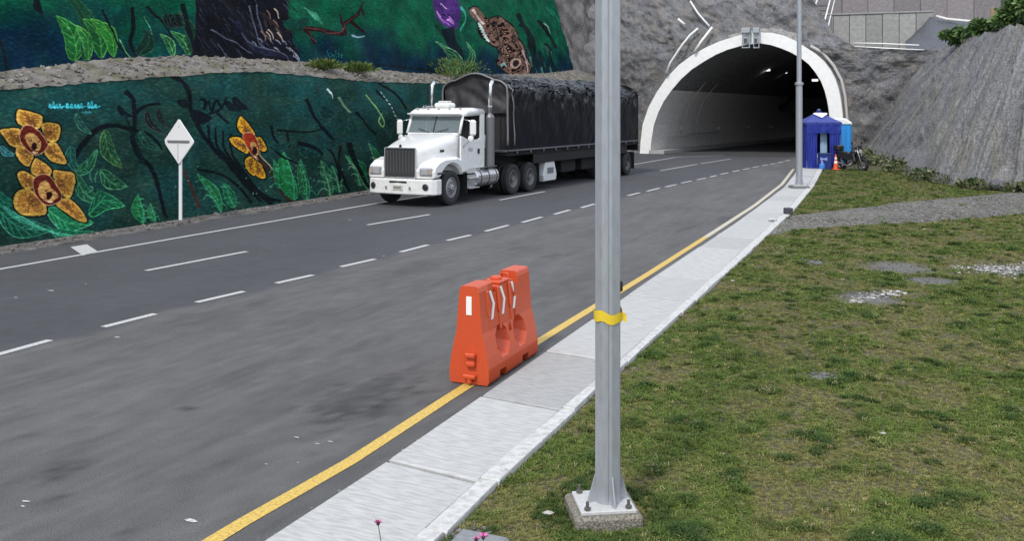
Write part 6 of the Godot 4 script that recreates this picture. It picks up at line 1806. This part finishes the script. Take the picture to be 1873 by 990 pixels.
# ---------------------------------------------------------------- street furniture
func build_barrier() -> void:
	var a := G(893, 709)
	var b := G(986, 646)
	var dir := (b - a) * Vector3(1, 0, 1)
	dir = dir.normalized()
	var left := Vector3.UP.cross(dir)                         # towards the road
	var Lb := 1.36
	var mid := a + dir * Lb * 0.5 + left * 0.215
	mid.y = 0.012
	# local axes: x towards the footpath, z back towards the camera
	var t := thing("traffic_barrier", "orange plastic water-filled road barrier with two octagonal holes and white chevrons", "barrier", mid, Basis(-left, Vector3.UP, -dir))
	var orange := M("barrier_orange", lin(.56, .074, .020), 0.4)
	var dk := grain("plastic_g", 1024, 0.03, 0.92, 1.03, 161, 5, 0.02)
	orange.albedo_texture = dk
	orange.uv1_triplanar = true
	var body := CSGPolygon3D.new()
	body.name = "body"
	var half := [[0.205, 0.0], [0.222, 0.03], [0.222, 0.16], [0.205, 0.27], [0.172, 0.42], [0.16, 0.47], [0.145, 0.52], [0.112, 0.94], [0.098, 0.985], [0.08, 1.0]]
	var pp := PackedVector2Array()
	for h in half: pp.append(Vector2(h[0], h[1]))
	for k in half.size(): pp.append(Vector2(-half[half.size() - 1 - k][0], half[half.size() - 1 - k][1]))
	body.polygon = pp
	body.depth = Lb
	body.position.z = Lb * 0.5
	body.material = orange
	body.smooth_faces = false
	t.add_child(body)
	var cut := func(node: CSGPrimitive3D, nm: String, pos: Vector3, rot := Vector3.ZERO):
		node.name = nm
		node.operation = CSGShape3D.OPERATION_SUBTRACTION
		node.position = pos - Vector3(0, 0, Lb * 0.5)
		node.rotation = rot
		node.material = orange
		body.add_child(node, true)
	var cube := func(sz: Vector3) -> CSGBox3D:
		var c := CSGBox3D.new()
		c.size = sz
		return c
	var cyl := func(r: float, h: float) -> CSGCylinder3D:
		var c := CSGCylinder3D.new()
		c.radius = r
		c.height = h
		c.sides = 8
		c.smooth_faces = false
		return c
	for s in [-1, 1]:
		for e in [-1, 1]:                                        # a conical eight-sided recess from each face; the two meet in a small through hole
			var cn: CSGCylinder3D = cyl.call(0.205, 0.30)
			cn.cone = true
			cut.call(cn, "recess_cut", Vector3(e * 0.07, 0.39, s * 0.235))
			cn.basis = Basis(Vector3.BACK, e * PI / 2) * Basis(Vector3.UP, PI / 8)
		cut.call(cube.call(Vector3(0.6, 0.10, 0.17)), "notch_cut", Vector3(0, 0.04, s * 0.31))
		cut.call(cube.call(Vector3(0.4, 0.16, 0.08)), "dip_cut", Vector3(0, 0.96, s * 0.29))
		cut.call(cube.call(Vector3(0.07, 0.56, 0.66)), "panel_cut", Vector3(s * 0.148, 0.80, 0.12), Vector3(0, 0, s * 0.08))
		cut.call(cube.call(Vector3(0.025, 0.2, 0.08)), "slot_cut", Vector3(s * 0.16, 0.44, 0.0))
	cut.call(cube.call(Vector3(0.4, 0.14, 0.62)), "saddle_cut", Vector3(0, 1.0, 0))
	put("filler_cap", lathem([[0.0, 0.0], [0.065, 0.0], [0.065, 0.03], [0.05, 0.045], [0.0, 0.045]], 14, Vector3(0, 0.95, 0)), orange, t)
	put("cap_ledge", boxm(Vector3(0, 0.945, 0), Vector3(0.21, 0.03, 0.28), 0.01), orange, t)
	for s in [-1, 1]: put("lifting_lug", tubem([Vector3(-0.05, 0.92, s * 0.235), Vector3(-0.03, 0.985, s * 0.235), Vector3(0.03, 0.985, s * 0.235), Vector3(0.05, 0.92, s * 0.235)], 0.014, 6), orange, t)
	var white := M("barrier_white", lin(.78, .76, .72), 0.5)
	# reflective chevrons on the long sides, ribs behind them
	for s in [-1, 1]:
		for k in 3:
			var z := 0.44 - k * 0.30 - (0.02 if k == 0 else 0.0)
			var chev := [[-0.058, 0.145], [-0.012, 0.145], [0.06, 0.0], [-0.012, -0.15], [-0.058, -0.15], [0.012, 0.0]]
			var nrm := Vector3(s, 0.09, 0).normalized()
			var up := Vector3(-s * 0.09, 1, 0).normalized()
			var yc := 0.765
			var xs := 0.132 if s > 0 else -0.132
			put("chevron", prismm(chev, -0.004, 0.006, 0.002, Transform3D(Basis(up.cross(nrm), up, nrm), Vector3(xs * (0.905 if k > 0 else 0.905), yc, z - 0.05))), white, t)
			put("rib", boxm(Vector3(xs * 0.93, yc + 0.03, z + 0.07), Vector3(0.03, 0.27, 0.05), 0.012, Basis(Vector3.BACK, s * 0.08)), orange, t)
			put("rib", boxm(Vector3(xs * 1.0, yc - 0.2, z + 0.055), Vector3(0.03, 0.2, 0.045), 0.012, Basis(Vector3.BACK, s * 0.08)), orange, t)
	for e in [-1, 1]:
		put("end_reflector", boxm(Vector3(0.0, 0.80, e * (Lb * 0.5 + 0.004)), Vector3(0.062, 0.19, 0.008), 0.002), white, t)
		put("coupling_lug", boxm(Vector3(0.03, 0.30, e * (Lb * 0.5 + 0.03)), Vector3(0.11, 0.05, 0.07), 0.012), orange, t)
		put("coupling_lug", boxm(Vector3(0.03, 0.21, e * (Lb * 0.5 + 0.025)), Vector3(0.10, 0.05, 0.06), 0.012), orange, t)
		put("coupling_pin", boxm(Vector3(0.03, 0.255, e * (Lb * 0.5 + 0.015)), Vector3(0.075, 0.07, 0.03), 0.008), orange, t)
		put("coupling_lug", boxm(Vector3(0.02, 0.085, e * (Lb * 0.5 + 0.03)), Vector3(0.14, 0.045, 0.07), 0.012), orange, t)
		put("drain_plug", lathem([[0.0, 0.0], [0.028, 0.0], [0.028, 0.05], [0.0, 0.055]], 10, Vector3(0.02, 0.02, e * (Lb * 0.5 + 0.03))), orange, t)

func build_poles() -> void:
	var galv := M("galvanised", lin(.37, .39, .42), 0.38, 0.3)
	galv.albedo_texture = grain("galv_g", 512, 0.02, 0.91, 1.03, 171, 5, 0.015)
	galv.uv1_triplanar = true
	galv.uv1_scale = Vector3(2.0, 0.5, 2.0)
	var plate := rough_mat("plate_zinc", lin(.50, .50, .49), 0.6, texs["galv_g"], 2.0)
	var x := 0.645
	var d := 6.08
	var t := thing("lamp_post", "galvanised grey pole with yellow tape bolted to a concrete plinth in the lawn", "pole", Vector3(x, 0.06, -d), Basis(Vector3.UP, 0.12), "galvanised poles")
	put("plinth", boxm(Vector3(-0.035, 0.03, 0), Vector3(0.45, 0.14, 0.42), 0.018), rough_mat("plinth", lin(.36, .33, .27), 0.95, grain("plinth_g", 512, 0.04, 0.35, 1.1, 173, 5, 0.08), 2.2, texs["concrete_n"], 1.0), t)
	put("base_plate", boxm(Vector3(-0.03, 0.112, 0), Vector3(0.37, 0.024, 0.34), 0.004), plate, t)
	var st := begin()
	lathe(st, [[0.089, 0.12], [0.089, 3.6], [0.086, 9.0]], 8, Vector3.ZERO, Basis(Vector3.UP, 0.1))
	put("shaft", done(st), galv, t)
	put("shaft_cap", lathem([[0.0, 9.0], [0.09, 9.0], [0.06, 9.06], [0.0, 9.07]], 12), galv, t)
	put("seam", boxm(Vector3(-0.02, 4.6, 0.088), Vector3(0.006, 8.9, 0.004), 0.001), galv, t)
	for k in 4:
		var q := Basis(Vector3.UP, k * PI / 2 + 0.12)
		put("gusset", prismm([[0.08, 0.122], [0.145, 0.122], [0.14, 0.15], [0.09, 0.31], [0.08, 0.31]], -0.006, 0.006, 0.002, Transform3D(q, Vector3.ZERO)), galv, t)
		var bq := Basis(Vector3.UP, k * PI / 2 + PI / 4)
		put("anchor_bolt", lathem([[0.0, 0.12], [0.022, 0.12], [0.022, 0.142], [0.011, 0.144], [0.011, 0.18], [0.0, 0.182]], 6, bq * Vector3(0.195, 0, 0) + Vector3(-0.03, 0, 0)), M("bolt_dark", lin(.14, .13, .12), 0.6, 0.5), t)
	# yellow tape wound round the shaft
	var tape := begin()
	for k in 26:
		var a0 := TAU * k / 24.0
		var a1 := TAU * (k + 1) / 24.0
		var h := func(a, top): return 1.335 + (0.07 if top else 0.0) + 0.012 * sin(a * 2.0 + 0.6) * (1.0 if top else 0.6) + 0.008 * sin(a * 5.0)
		var p := func(a, top): return Vector3(cos(a) * (0.093 + (0.004 if top else 0.0)), h.call(a, top), -sin(a) * (0.093 + (0.004 if top else 0.0)))
		quad(tape, p.call(a0, false), p.call(a1, false), p.call(a1, true), p.call(a0, true))
	put("yellow_tape", done(tape), M("tape", lin(.72, .52, .03), 0.45), t)
	var tail := begin()
	quad(tail, Vector3(0.09, 1.34, 0.03), Vector3(0.125, 1.325, 0.035), Vector3(0.12, 1.38, 0.03), Vector3(0.09, 1.40, 0.03))
	put("tape_tail", done(tail), mats["tape"], t)
	put("black_piece", boxm(Vector3(0.092, 1.56, -0.02), Vector3(0.025, 0.07, 0.04), 0.006), M("piece_black", lin(.02, .02, .02), 0.5), t)  # small black block on the side of the shaft
	# the second pole stands on the footpath near the tunnel
	var g := G(1461, 344, 0.1)
	var t2 := thing("lamp_post", "galvanised grey pole standing on the footpath near the tunnel mouth", "pole", Vector3(g.x, 0.1, g.z), Basis.IDENTITY, "galvanised poles")
	put("plinth", boxm(Vector3(0, 0.03, 0), Vector3(0.62, 0.1, 0.55), 0.02), M("plinth_dark", lin(.15, .15, .145), 0.9), t2)
	put("base_plate", boxm(Vector3(0, 0.095, 0), Vector3(0.44, 0.03, 0.4), 0.005), plate, t2)
	put("shaft", lathem([[0.115, 0.1], [0.115, 3.7], [0.085, 3.75], [0.08, 9.0]], 12), galv, t2)
	put("shaft_cap", lathem([[0.0, 9.0], [0.09, 9.0], [0.06, 9.06], [0.0, 9.07]], 12), galv, t2)
	put("collar", lathem([[0.116, 3.66], [0.15, 3.66], [0.15, 3.74], [0.086, 3.76]], 12), galv, t2)
	for k in 4: put("gusset", prismm([[0.1, 0.11], [0.2, 0.11], [0.115, 0.45], [0.1, 0.45]], -0.008, 0.008, 0.002, Transform3D(Basis(Vector3.UP, k * PI / 2 + 0.4), Vector3.ZERO)), galv, t2)

func build_sign() -> void:
	var g := G(331, 404, 0.05)
	var q := Basis(across, Vector3.UP, -along)
	var t := thing("road_sign", "back of a white diamond road sign on a white post by the mural", "sign", Vector3(g.x, 0.03, g.z), q)
	var w := M("sign_white", lin(.78, .78, .79), 0.45)
	put("post", boxm(Vector3(0, 0.85, 0), Vector3(0.085, 1.75, 0.05), 0.01), w, t)
	put("panel", prismm([[0, -0.56], [0.025, -0.55], [0.49, -0.025], [0.49, 0.025], [0.025, 0.56], [-0.025, 0.56], [-0.49, 0.025], [-0.49, -0.025], [-0.025, -0.55]], -0.012, 0.012, 0.006, Transform3D(Basis.IDENTITY, Vector3(0, 2.02, 0.05))), w, t)
	put("brace", boxm(Vector3(0, 2.03, 0.075), Vector3(0.72, 0.055, 0.03), 0.006), M("brace_grey", lin(.20, .20, .21), 0.6), t)
	put("rear_strut", boxm(Vector3(-0.02, 1.78, 0.07), Vector3(0.03, 0.46, 0.014), 0.004), M("strut_grey", lin(.6, .6, .61), 0.5), t)
	put("rivet", lathem([[0.0, 0.0], [0.016, 0.0], [0.0, 0.01]], 8, Vector3(0, 2.4, 0.064), Basis(Vector3.RIGHT, Vector3.BACK, Vector3.DOWN)), mats["brace_grey"], t)

func build_camp() -> void:
	var d := 42.5
	var c := G(1508, 309, 0.09)
	d = -c.z
	var yaw := 0.12
	var px := d / FOC
	var W := 1.62
	var t := thing("canopy_tent", "blue square canopy tent with pyramid roof and side curtains at the tunnel mouth", "tent", Vector3(c.x, 0.08, c.z - 0.85), Basis(Vector3.UP, -0.05))
	var blue := M("tent_blue", lin(.008, .024, .25), 0.6)
	var nz := noise(181, 1.6, 3)
	var h := 2.22
	var cloth := func(a: Vector3, b: Vector3, y0: float, y1: float, out: Vector3, sway := 0.05) -> ArrayMesh:
		return sheet(14, 8, func(i: int, j: int):
			var p := a.lerp(b, i / 14.0)
			var y := lerpf(y0, y1, j / 8.0)
			return [Vector3(p.x, y, p.z) + out * (sin(i * 1.9) * sway * 0.5 + nz.get_noise_2d(p.x * 2.0 + p.z, y) * sway) * (1.0 - 0.6 * j / 8.0), Vector2.ZERO, Color.WHITE], out)
	var hk := W * 0.5
	var A := [Vector3(-hk, 0, hk), Vector3(hk, 0, hk), Vector3(hk, 0, -hk), Vector3(-hk, 0, -hk)]
	put("side_curtain", cloth.call(A[1], A[2], 0.03, h, Vector3.RIGHT), blue, t)
	put("side_curtain", cloth.call(A[3], A[0], 0.03, h, Vector3.LEFT), blue, t)
	put("rear_curtain", cloth.call(A[2], Vector3(0.2, 0, -hk), 0.03, h, Vector3.FORWARD), blue, t)
	put("rear_curtain", cloth.call(Vector3(-0.1, 0, -hk), A[3], 0.03, h, Vector3.FORWARD), blue, t)
	put("rear_daylight_panel", boxm(Vector3(0.1, 1.25, 0.45), Vector3(0.32, 1.0, 0.02), 0.004), M("daylight_blue", lin(.30, .45, .62), 0.3), t)  # added pale blue panel, painting the daylight seen through the rear gap
	put("front_curtain", cloth.call(A[0], Vector3(-0.32, 0, hk), 0.03, h, Vector3.BACK, 0.09), blue, t)
	put("front_curtain", cloth.call(Vector3(0.28, 0, hk), A[1], 0.03, h, Vector3.BACK, 0.09), blue, t)
	put("valance", cloth.call(A[0] + Vector3(0, 0, 0.03), A[1] + Vector3(0, 0, 0.03), 1.7, h + 0.01, Vector3.BACK, 0.05), blue, t)
	for p in A: put("leg", boxm(Vector3(p.x * 0.97, 1.0, p.z * 0.97), Vector3(0.04, 2.0, 0.04), 0.006), M("tent_steel", lin(.4, .4, .42), 0.4, 0.7), t)
	var roof := begin()
	var e := 0.05
	var tip := Vector3(0, 2.78, 0)
	var tq := 0.16
	for i in 4:
		var p: Vector3 = A[i] * (1.0 + e)
		var q: Vector3 = A[(i + 1) % 4] * (1.0 + e)
		p.y = h
		q.y = h
		var pm := p.lerp(tip, 0.5) - Vector3(0, 0.03, 0)
		var qm := q.lerp(tip, 0.5) - Vector3(0, 0.03, 0)
		quad(roof, p, q, qm, pm)
		tri(roof, pm, qm, tip)
		quad(roof, p - Vector3(0, 0.1, 0), q - Vector3(0, 0.1, 0), q, p)
	put("roof", done(roof), M("roof_blue", lin(.03, .045, .24), 0.5), t)
	put("roof_emblem", prismm([[-0.3, 0.2], [0.3, 0.2], [0.34, 0.12], [0.0, -0.2], [-0.34, 0.12]], 0.0, 0.012, 0.003, Transform3D(Basis(Vector3.RIGHT, Vector3(0, 0.56, -0.83).normalized(), Vector3(0, 0.83, 0.56).normalized()), Vector3(0, 2.555, 0.37))), M("emblem_white", lin(.85, .85, .85), 0.6), t)
	put("roof_knob", lathem([[0.0, 0.0], [0.1, 0.0], [0.1, 0.06], [0.04, 0.1], [0.0, 0.12]], 12, Vector3(0, 2.76, 0)), M("knob_blue", lin(.05, .09, .25), 0.5), t)
	# things at the tent's entrance
	var p0 := Vector3(c.x, 0.08, c.z)
	var cb := thing("blue_crate", "dark blue crate with pale mark inside the tent's entrance", "crate", p0 + Vector3(-0.12, 0.0, 0.32))
	put("body", boxm(Vector3(0, 0.36, 0), Vector3(0.56, 0.72, 0.34), 0.03), M("crate_blue", lin(.015, .03, .18), 0.5), cb)
	put("lid", boxm(Vector3(0, 0.74, 0), Vector3(0.6, 0.06, 0.38), 0.02), M("crate_lid", lin(.02, .035, .14), 0.5), cb)
	put("pale_mark", prismm([[-0.16, -0.08], [0.0, -0.03], [0.16, -0.08], [0.16, 0.08], [0.0, 0.03], [-0.16, 0.08]], 0.0, 0.006, 0.001, Transform3D(Basis.IDENTITY, Vector3(-0.1, 0.5, 0.172))), M("mark_blue", lin(.25, .32, .62), 0.5), cb)
	var jug := thing("water_jug", "bright blue water jug standing before the dark blue crate", "jug", p0 + Vector3(-0.34, 0.0, 0.62))
	put("body", lathem([[0.0, 0.0], [0.12, 0.0], [0.13, 0.03], [0.13, 0.24], [0.06, 0.31], [0.035, 0.33], [0.035, 0.37], [0.0, 0.37]], 16, Vector3.ZERO, Basis.IDENTITY), M("jug_blue", lin(.06, .22, .62), 0.25), jug)
	put("cap", lathem([[0.0, 0.36], [0.04, 0.36], [0.04, 0.4], [0.0, 0.4]], 12), M("cap_white", lin(.7, .7, .7), 0.5), jug)
	var cone := thing("traffic_cone", "orange traffic cone with white bands before the blue tent", "cone", p0 + Vector3(0.34, 0.0, 0.5))
	cone.scale = Vector3.ONE * 0.8
	var co := M("cone_orange", lin(.75, .11, .03), 0.5)
	put("base", boxm(Vector3(0, 0.025, 0), Vector3(0.4, 0.05, 0.4), 0.015), co, cone)
	put("body", lathem([[0.15, 0.05], [0.035, 0.9], [0.025, 0.91], [0.0, 0.91]], 18), co, cone)
	for a in [[0.38, 0.52], [0.62, 0.74]]:
		var r0: float = 0.15 - 0.115 * (a[0] - 0.05) / 0.85 + 0.003
		var r1: float = 0.15 - 0.115 * (a[1] - 0.05) / 0.85 + 0.003
		put("band", lathem([[r0, a[0]], [r1, a[1]]], 18), M("cone_white", lin(.8, .78, .76), 0.5), cone)
	# portable toilet behind
	var g := G(1543, 303.5, 0.08)
	var pt := thing("portable_toilet", "bright blue portable toilet with white roof behind the tent", "portable toilet", Vector3(g.x, 0.08, g.z - 0.6), Basis(Vector3.UP, -0.35))
	var cy := M("toilet_blue", lin(.02, .24, .62), 0.45)
	var wh := M("toilet_white", lin(.78, .80, .80), 0.5)
	put("cabin", boxm(Vector3(0, 1.1, 0), Vector3(1.1, 2.0, 1.1), 0.03), cy, pt)
	for s in [-1, 0, 1]: put("wall_rib", boxm(Vector3(s * 0.4, 1.1, 0.56), Vector3(0.07, 1.8, 0.03), 0.01), M("toilet_rib", lin(.03, .3, .7), 0.45), pt)
	for s in [-1, 1]: put("wall_rib", boxm(Vector3(0.56, 1.1, s * 0.35), Vector3(0.03, 1.8, 0.07), 0.01), mats["toilet_rib"], pt)
	put("door", boxm(Vector3(-0.05, 1.05, 0.565), Vector3(0.66, 1.75, 0.03), 0.01), cy, pt)
	put("vent_panel", boxm(Vector3(0.565, 0.62, 0.1), Vector3(0.03, 0.16, 0.5), 0.008), wh, pt)
	put("roof", prismm([[-0.6, 0.0], [0.6, 0.0], [0.56, 0.12], [0.3, 0.3], [0.0, 0.35], [-0.3, 0.3], [-0.56, 0.12]], -0.6, 0.6, 0.06, Transform3D(Basis.IDENTITY, Vector3(0, 2.08, 0))), wh, pt)
	put("base", boxm(Vector3(0, 0.05, 0), Vector3(1.16, 0.1, 1.16), 0.02), M("base_dark", lin(.04, .04, .05), 0.7), pt)
	# motorcycle parked beside the tent, seen from its front quarter
	var mg := G(1561, 313, 0.08)
	var mq := Basis(Vector3.UP, -1.15)                           # its nose points towards the camera's right
	var m := thing("motorcycle", "black motorcycle parked between the blue tent and concrete slope", "motorcycle", Vector3(mg.x + 0.05, 0.08, mg.z - 0.35), mq)
	var bk := M("moto_black", lin(.018, .018, .02), 0.35)
	var ms := M("moto_steel", lin(.45, .45, .46), 0.3, 0.9)
	for s in [-1, 1]:
		var w := Node3D.new()
		w.name = "wheel"
		m.add_child(w, true)
		w.position = Vector3(s * 0.66, 0.31, 0)
		var wq := Basis(Vector3.RIGHT, Vector3.BACK, Vector3.DOWN)
		put("tyre", lathem([[0.2, -0.06], [0.28, -0.085], [0.31, -0.05], [0.32, 0.0], [0.31, 0.05], [0.28, 0.085], [0.2, 0.06]], 24, Vector3.ZERO, wq), mats["rubber"], w)
		put("rim", lathem([[0.235, -0.035], [0.22, -0.03], [0.22, 0.03], [0.235, 0.035]], 24, Vector3.ZERO, wq), ms, w)
		put("hub", lathem([[0.0, -0.06], [0.06, -0.06], [0.06, 0.06], [0.0, 0.06]], 12, Vector3.ZERO, wq), ms, w)
		for sp in 6: put("spoke", tubem([Vector3(cos(TAU * sp / 6) * 0.05, sin(TAU * sp / 6) * 0.05, 0), Vector3(cos(TAU * sp / 6) * 0.225, sin(TAU * sp / 6) * 0.225, 0)], 0.012, 5), ms, w)
		put("mudguard", tubem([Vector3(s * 0.66 - 0.32, 0.42, 0), Vector3(s * 0.66 - 0.2, 0.62, 0), Vector3(s * 0.66, 0.68, 0), Vector3(s * 0.66 + 0.2, 0.62, 0), Vector3(s * 0.66 + 0.32, 0.42, 0)], 0.045, 6), bk, m)
		put("fork", tubem([Vector3(0.66, 0.31, s * 0.09), Vector3(0.45, 0.82, s * 0.08), Vector3(0.38, 1.0, s * 0.07)], 0.028, 8), ms, m)
		put("shock", tubem([Vector3(-0.62, 0.34, s * 0.12), Vector3(-0.48, 0.72, s * 0.12)], 0.03, 8), ms, m)
		put("handlebar", tubem([Vector3(0.38, 1.0, 0), Vector3(0.34, 1.1, s * 0.18), Vector3(0.24, 1.1, s * 0.38)], 0.016, 6), bk, m)
		put("mirror", lathem([[0.0, -0.01], [0.06, 0.0], [0.0, 0.015]], 10, Vector3(0.28, 1.28, s * 0.3), Basis(Vector3.BACK, Vector3.LEFT, Vector3.DOWN)), bk, m)
		put("mirror_stalk", tubem([Vector3(0.3, 1.1, s * 0.24), Vector3(0.28, 1.28, s * 0.3)], 0.008, 5), bk, m)
		put("indicator", boxm(Vector3(0.46, 0.92, s * 0.17), Vector3(0.06, 0.05, 0.07), 0.02), mats["amber_lens"], m)
	put("frame", tubem([Vector3(0.38, 0.9, 0), Vector3(0.25, 0.45, 0), Vector3(-0.15, 0.3, 0), Vector3(-0.4, 0.42, 0), Vector3(-0.5, 0.72, 0)], 0.035, 8), bk, m)
	put("engine", boxm(Vector3(0.0, 0.46, 0), Vector3(0.4, 0.34, 0.3), 0.06), M("engine_grey", lin(.12, .12, .12), 0.5, 0.5), m)
	var st := begin(true)
	loft(st, [[Vector3(-0.12, 0.74, -0.06), Vector3(-0.12, 0.74, 0.06), Vector3(-0.12, 0.84, 0.05), Vector3(-0.12, 0.84, -0.05)], [Vector3(0.1, 0.7, -0.14), Vector3(0.1, 0.7, 0.14), Vector3(0.1, 0.95, 0.11), Vector3(0.1, 0.95, -0.11)], [Vector3(0.34, 0.76, -0.09), Vector3(0.34, 0.76, 0.09), Vector3(0.34, 0.94, 0.07), Vector3(0.34, 0.94, -0.07)]])
	put("fuel_tank", done(st), M("moto_tank", lin(.03, .03, .035), 0.2), m)
	put("seat", boxm(Vector3(-0.42, 0.82, 0), Vector3(0.68, 0.11, 0.26), 0.05, Basis(Vector3.BACK, -0.08)), bk, m)
	put("headlamp", lathem([[0.0, -0.1], [0.06, -0.08], [0.1, 0.0], [0.09, 0.02], [0.0, 0.03]], 16, Vector3(0.52, 0.9, 0), Basis(Vector3.BACK, Vector3.RIGHT, Vector3.UP)), mats["lamp_glass"], m)
	put("exhaust", tubem([Vector3(0.15, 0.35, 0.15), Vector3(-0.1, 0.22, 0.17), Vector3(-0.7, 0.36, 0.19)], [0.025, 0.03, 0.05], 8), ms, m)
	put("rear_rack", boxm(Vector3(-0.82, 0.86, 0), Vector3(0.26, 0.03, 0.24), 0.008), ms, m)
	for s in [-1, 1]:
		put("side_panel", prismm([[-0.7, 0.62], [-0.25, 0.5], [0.2, 0.55], [0.3, 0.78], [-0.1, 0.8], [-0.72, 0.8]], s * 0.16 - 0.02, s * 0.16 + 0.02, 0.008), bk, m)
		put("leg_shield", boxm(Vector3(0.3, 0.6, s * 0.2), Vector3(0.16, 0.42, 0.12), 0.04, Basis(Vector3.BACK, 0.3)), bk, m)
	put("top_case", boxm(Vector3(-0.84, 1.02, 0), Vector3(0.36, 0.28, 0.4), 0.06), bk, m)
	put("windscreen", boxm(Vector3(0.46, 1.06, 0), Vector3(0.05, 0.3, 0.3), 0.02, Basis(Vector3.BACK, 0.4)), bk, m)
	put("side_stand", tubem([Vector3(0.0, 0.3, -0.1), Vector3(-0.08, 0.0, -0.3)], 0.014, 6), ms, m)
	# short white kerb end beside the tent
	var kb := G(1468, 300, 0.1)
	tag(put("white_block", boxm(Vector3(kb.x, 0.4, kb.z - 0.3), Vector3(0.16, 0.85, 0.7), 0.03), M("block_white", lin(.74, .74, .72), 0.7)), "white concrete end block between the far pole and blue tent", "block")
	# small dark box left on the footpath
	var bx := G(1441, 391, 0.12)
	tag(put("dark_box", boxm(Vector3(bx.x, 0.19, bx.z), Vector3(0.2, 0.17, 0.18), 0.02, Basis(Vector3.UP, 0.3)), M("box_dark", lin(.05, .05, .06), 0.7)), "small dark box left on the footpath by the gravel path", "box")
	var bw := G(1412, 404, 0.12)
	var sk := put("white_sack", stone_mesh(77), M("sack_white", lin(.5, .5, .52), 0.8))
	sk.transform = Transform3D(Basis(Vector3.UP, 0.6).scaled(Vector3(0.13, 0.08, 0.1)), Vector3(bw.x, 0.14, bw.z))
	tag(sk, "crumpled white bag on the footpath near the gravel path", "bag")

func build_flowers() -> void:
	# wild flowers growing at the edge of the lawn just below the picture
	for a in [[692, 958, 4.55, 712, 1010, "dark pink wildflower on a thin stem before the footpath", 0.026, false], [884, 984, 4.7, 892, 1040, "pale pink wildflower cluster beside the footpath edging", 0.034, true], [871, 988, 4.72, 884, 1040, "small pink wildflower next to the pale pink cluster", 0.024, true]]:
		var top := P(a[0], a[1], a[2])
		var root := P(a[3], a[4], a[2])
		root = root + (root - top) * 0.2
		root.y = 0.06
		var t := thing("wildflower", a[5], "flower", root)
		var tp := top - root
		put("stem", tubem([Vector3.ZERO, tp * 0.5 + Vector3(0.02, 0, 0), tp], [0.004, 0.0035, 0.0025], 5), M("stem_green", lin(.07, .12, .04), 0.7), t)
		var pink := M("petal_dark", lin(.30, .02, .12), 0.6)
		var pale := M("petal_pale", lin(.55, .12, .32), 0.6)
		for k in 8:
			var an := TAU * k / 8
			var dv := Vector3(cos(an), 0.45 + 0.3 * (k % 2), sin(an)).normalized()
			var o := dv.cross(Vector3.UP).normalized()
			var st := begin()
			var r: float = a[6]
			quad(st, tp, tp + dv * r * 0.6 + o * r * 0.28, tp + dv * r * 1.05, tp + dv * r * 0.6 - o * r * 0.28)
			put("petal", done(st), pale if (a[7] and k % 3) or (not a[7] and k % 4 == 3) else pink, t)
		put("flower_heart", lathem([[0.0, -0.012], [0.009, -0.004], [0.009, 0.008], [0.0, 0.014]], 8, tp), M("heart_dark", lin(.06, .02, .04), 0.7), t)
		for k in 3:
			var st := begin()
			var p := tp * (0.15 + 0.18 * k)
			var dv := Vector3(cos(k * 2.4), 0.5, sin(k * 2.4)).normalized()
			var o := dv.cross(Vector3.UP).normalized()
			quad(st, p, p + dv * 0.05 + o * 0.012, p + dv * 0.1, p + dv * 0.05 - o * 0.012)
			put("leaf", done(st), mats["stem_green"], t)

# ---------------------------------------------------------------- assembly
func _ready() -> void:
	rng.seed = 20220104
	var cam := Camera3D.new()
	cam.name = "camera"
	cam.position = Vector3(0, CAM_H, 0)
	cam.projection = Camera3D.PROJECTION_FRUSTUM
	cam.keep_aspect = Camera3D.KEEP_HEIGHT
	cam.near = 0.1
	cam.far = 1500.0
	cam.size = 0.1 * 990.0 / FOC
	cam.frustum_offset = Vector2(0, -0.1 * (495.0 - VH) / FOC)
	add_child(cam)
	cam.current = true
	var we := WorldEnvironment.new()
	we.name = "environment"
	var env := Environment.new()
	env.background_mode = Environment.BG_SKY
	var sky := Sky.new()
	var sm := ProceduralSkyMaterial.new()
	sm.sky_top_color = Color(0.84, 0.88, 0.95)
	sm.sky_horizon_color = Color(0.92, 0.94, 0.96)
	sm.sky_curve = 0.2
	sm.ground_bottom_color = Color(0.25, 0.25, 0.24)
	sm.ground_horizon_color = Color(0.6, 0.6, 0.6)
	sm.sun_angle_max = 1.0
	sky.sky_material = sm
	env.sky = sky
	env.background_energy_multiplier = 0.92
	env.tonemap_mode = Environment.TONE_MAPPER_LINEAR
	env.tonemap_exposure = 1.72
	env.sdfgi_enabled = true
	env.ssao_enabled = true
	env.ssil_enabled = true
	we.environment = env
	add_child(we)
	var sun := DirectionalLight3D.new()          # hazy early-afternoon sun behind thin cloud, high and behind the camera's left
	sun.name = "sun"
	sun.light_energy = 0.5
	sun.light_color = Color(1.0, 0.975, 0.94)
	sun.light_angular_distance = 10.0
	sun.shadow_enabled = true
	add_child(sun)
	sun.look_at_from_position(Vector3(-14, 34, 26), Vector3.ZERO, Vector3.UP)
	build_tables()
	build_ground()
	build_walk()
	build_lawn()
	build_walls()
	build_portal()
	build_right()
	build_truck()
	build_trailer()
	build_camp()
	build_sign()
	build_barrier()
	build_poles()
	build_flowers()
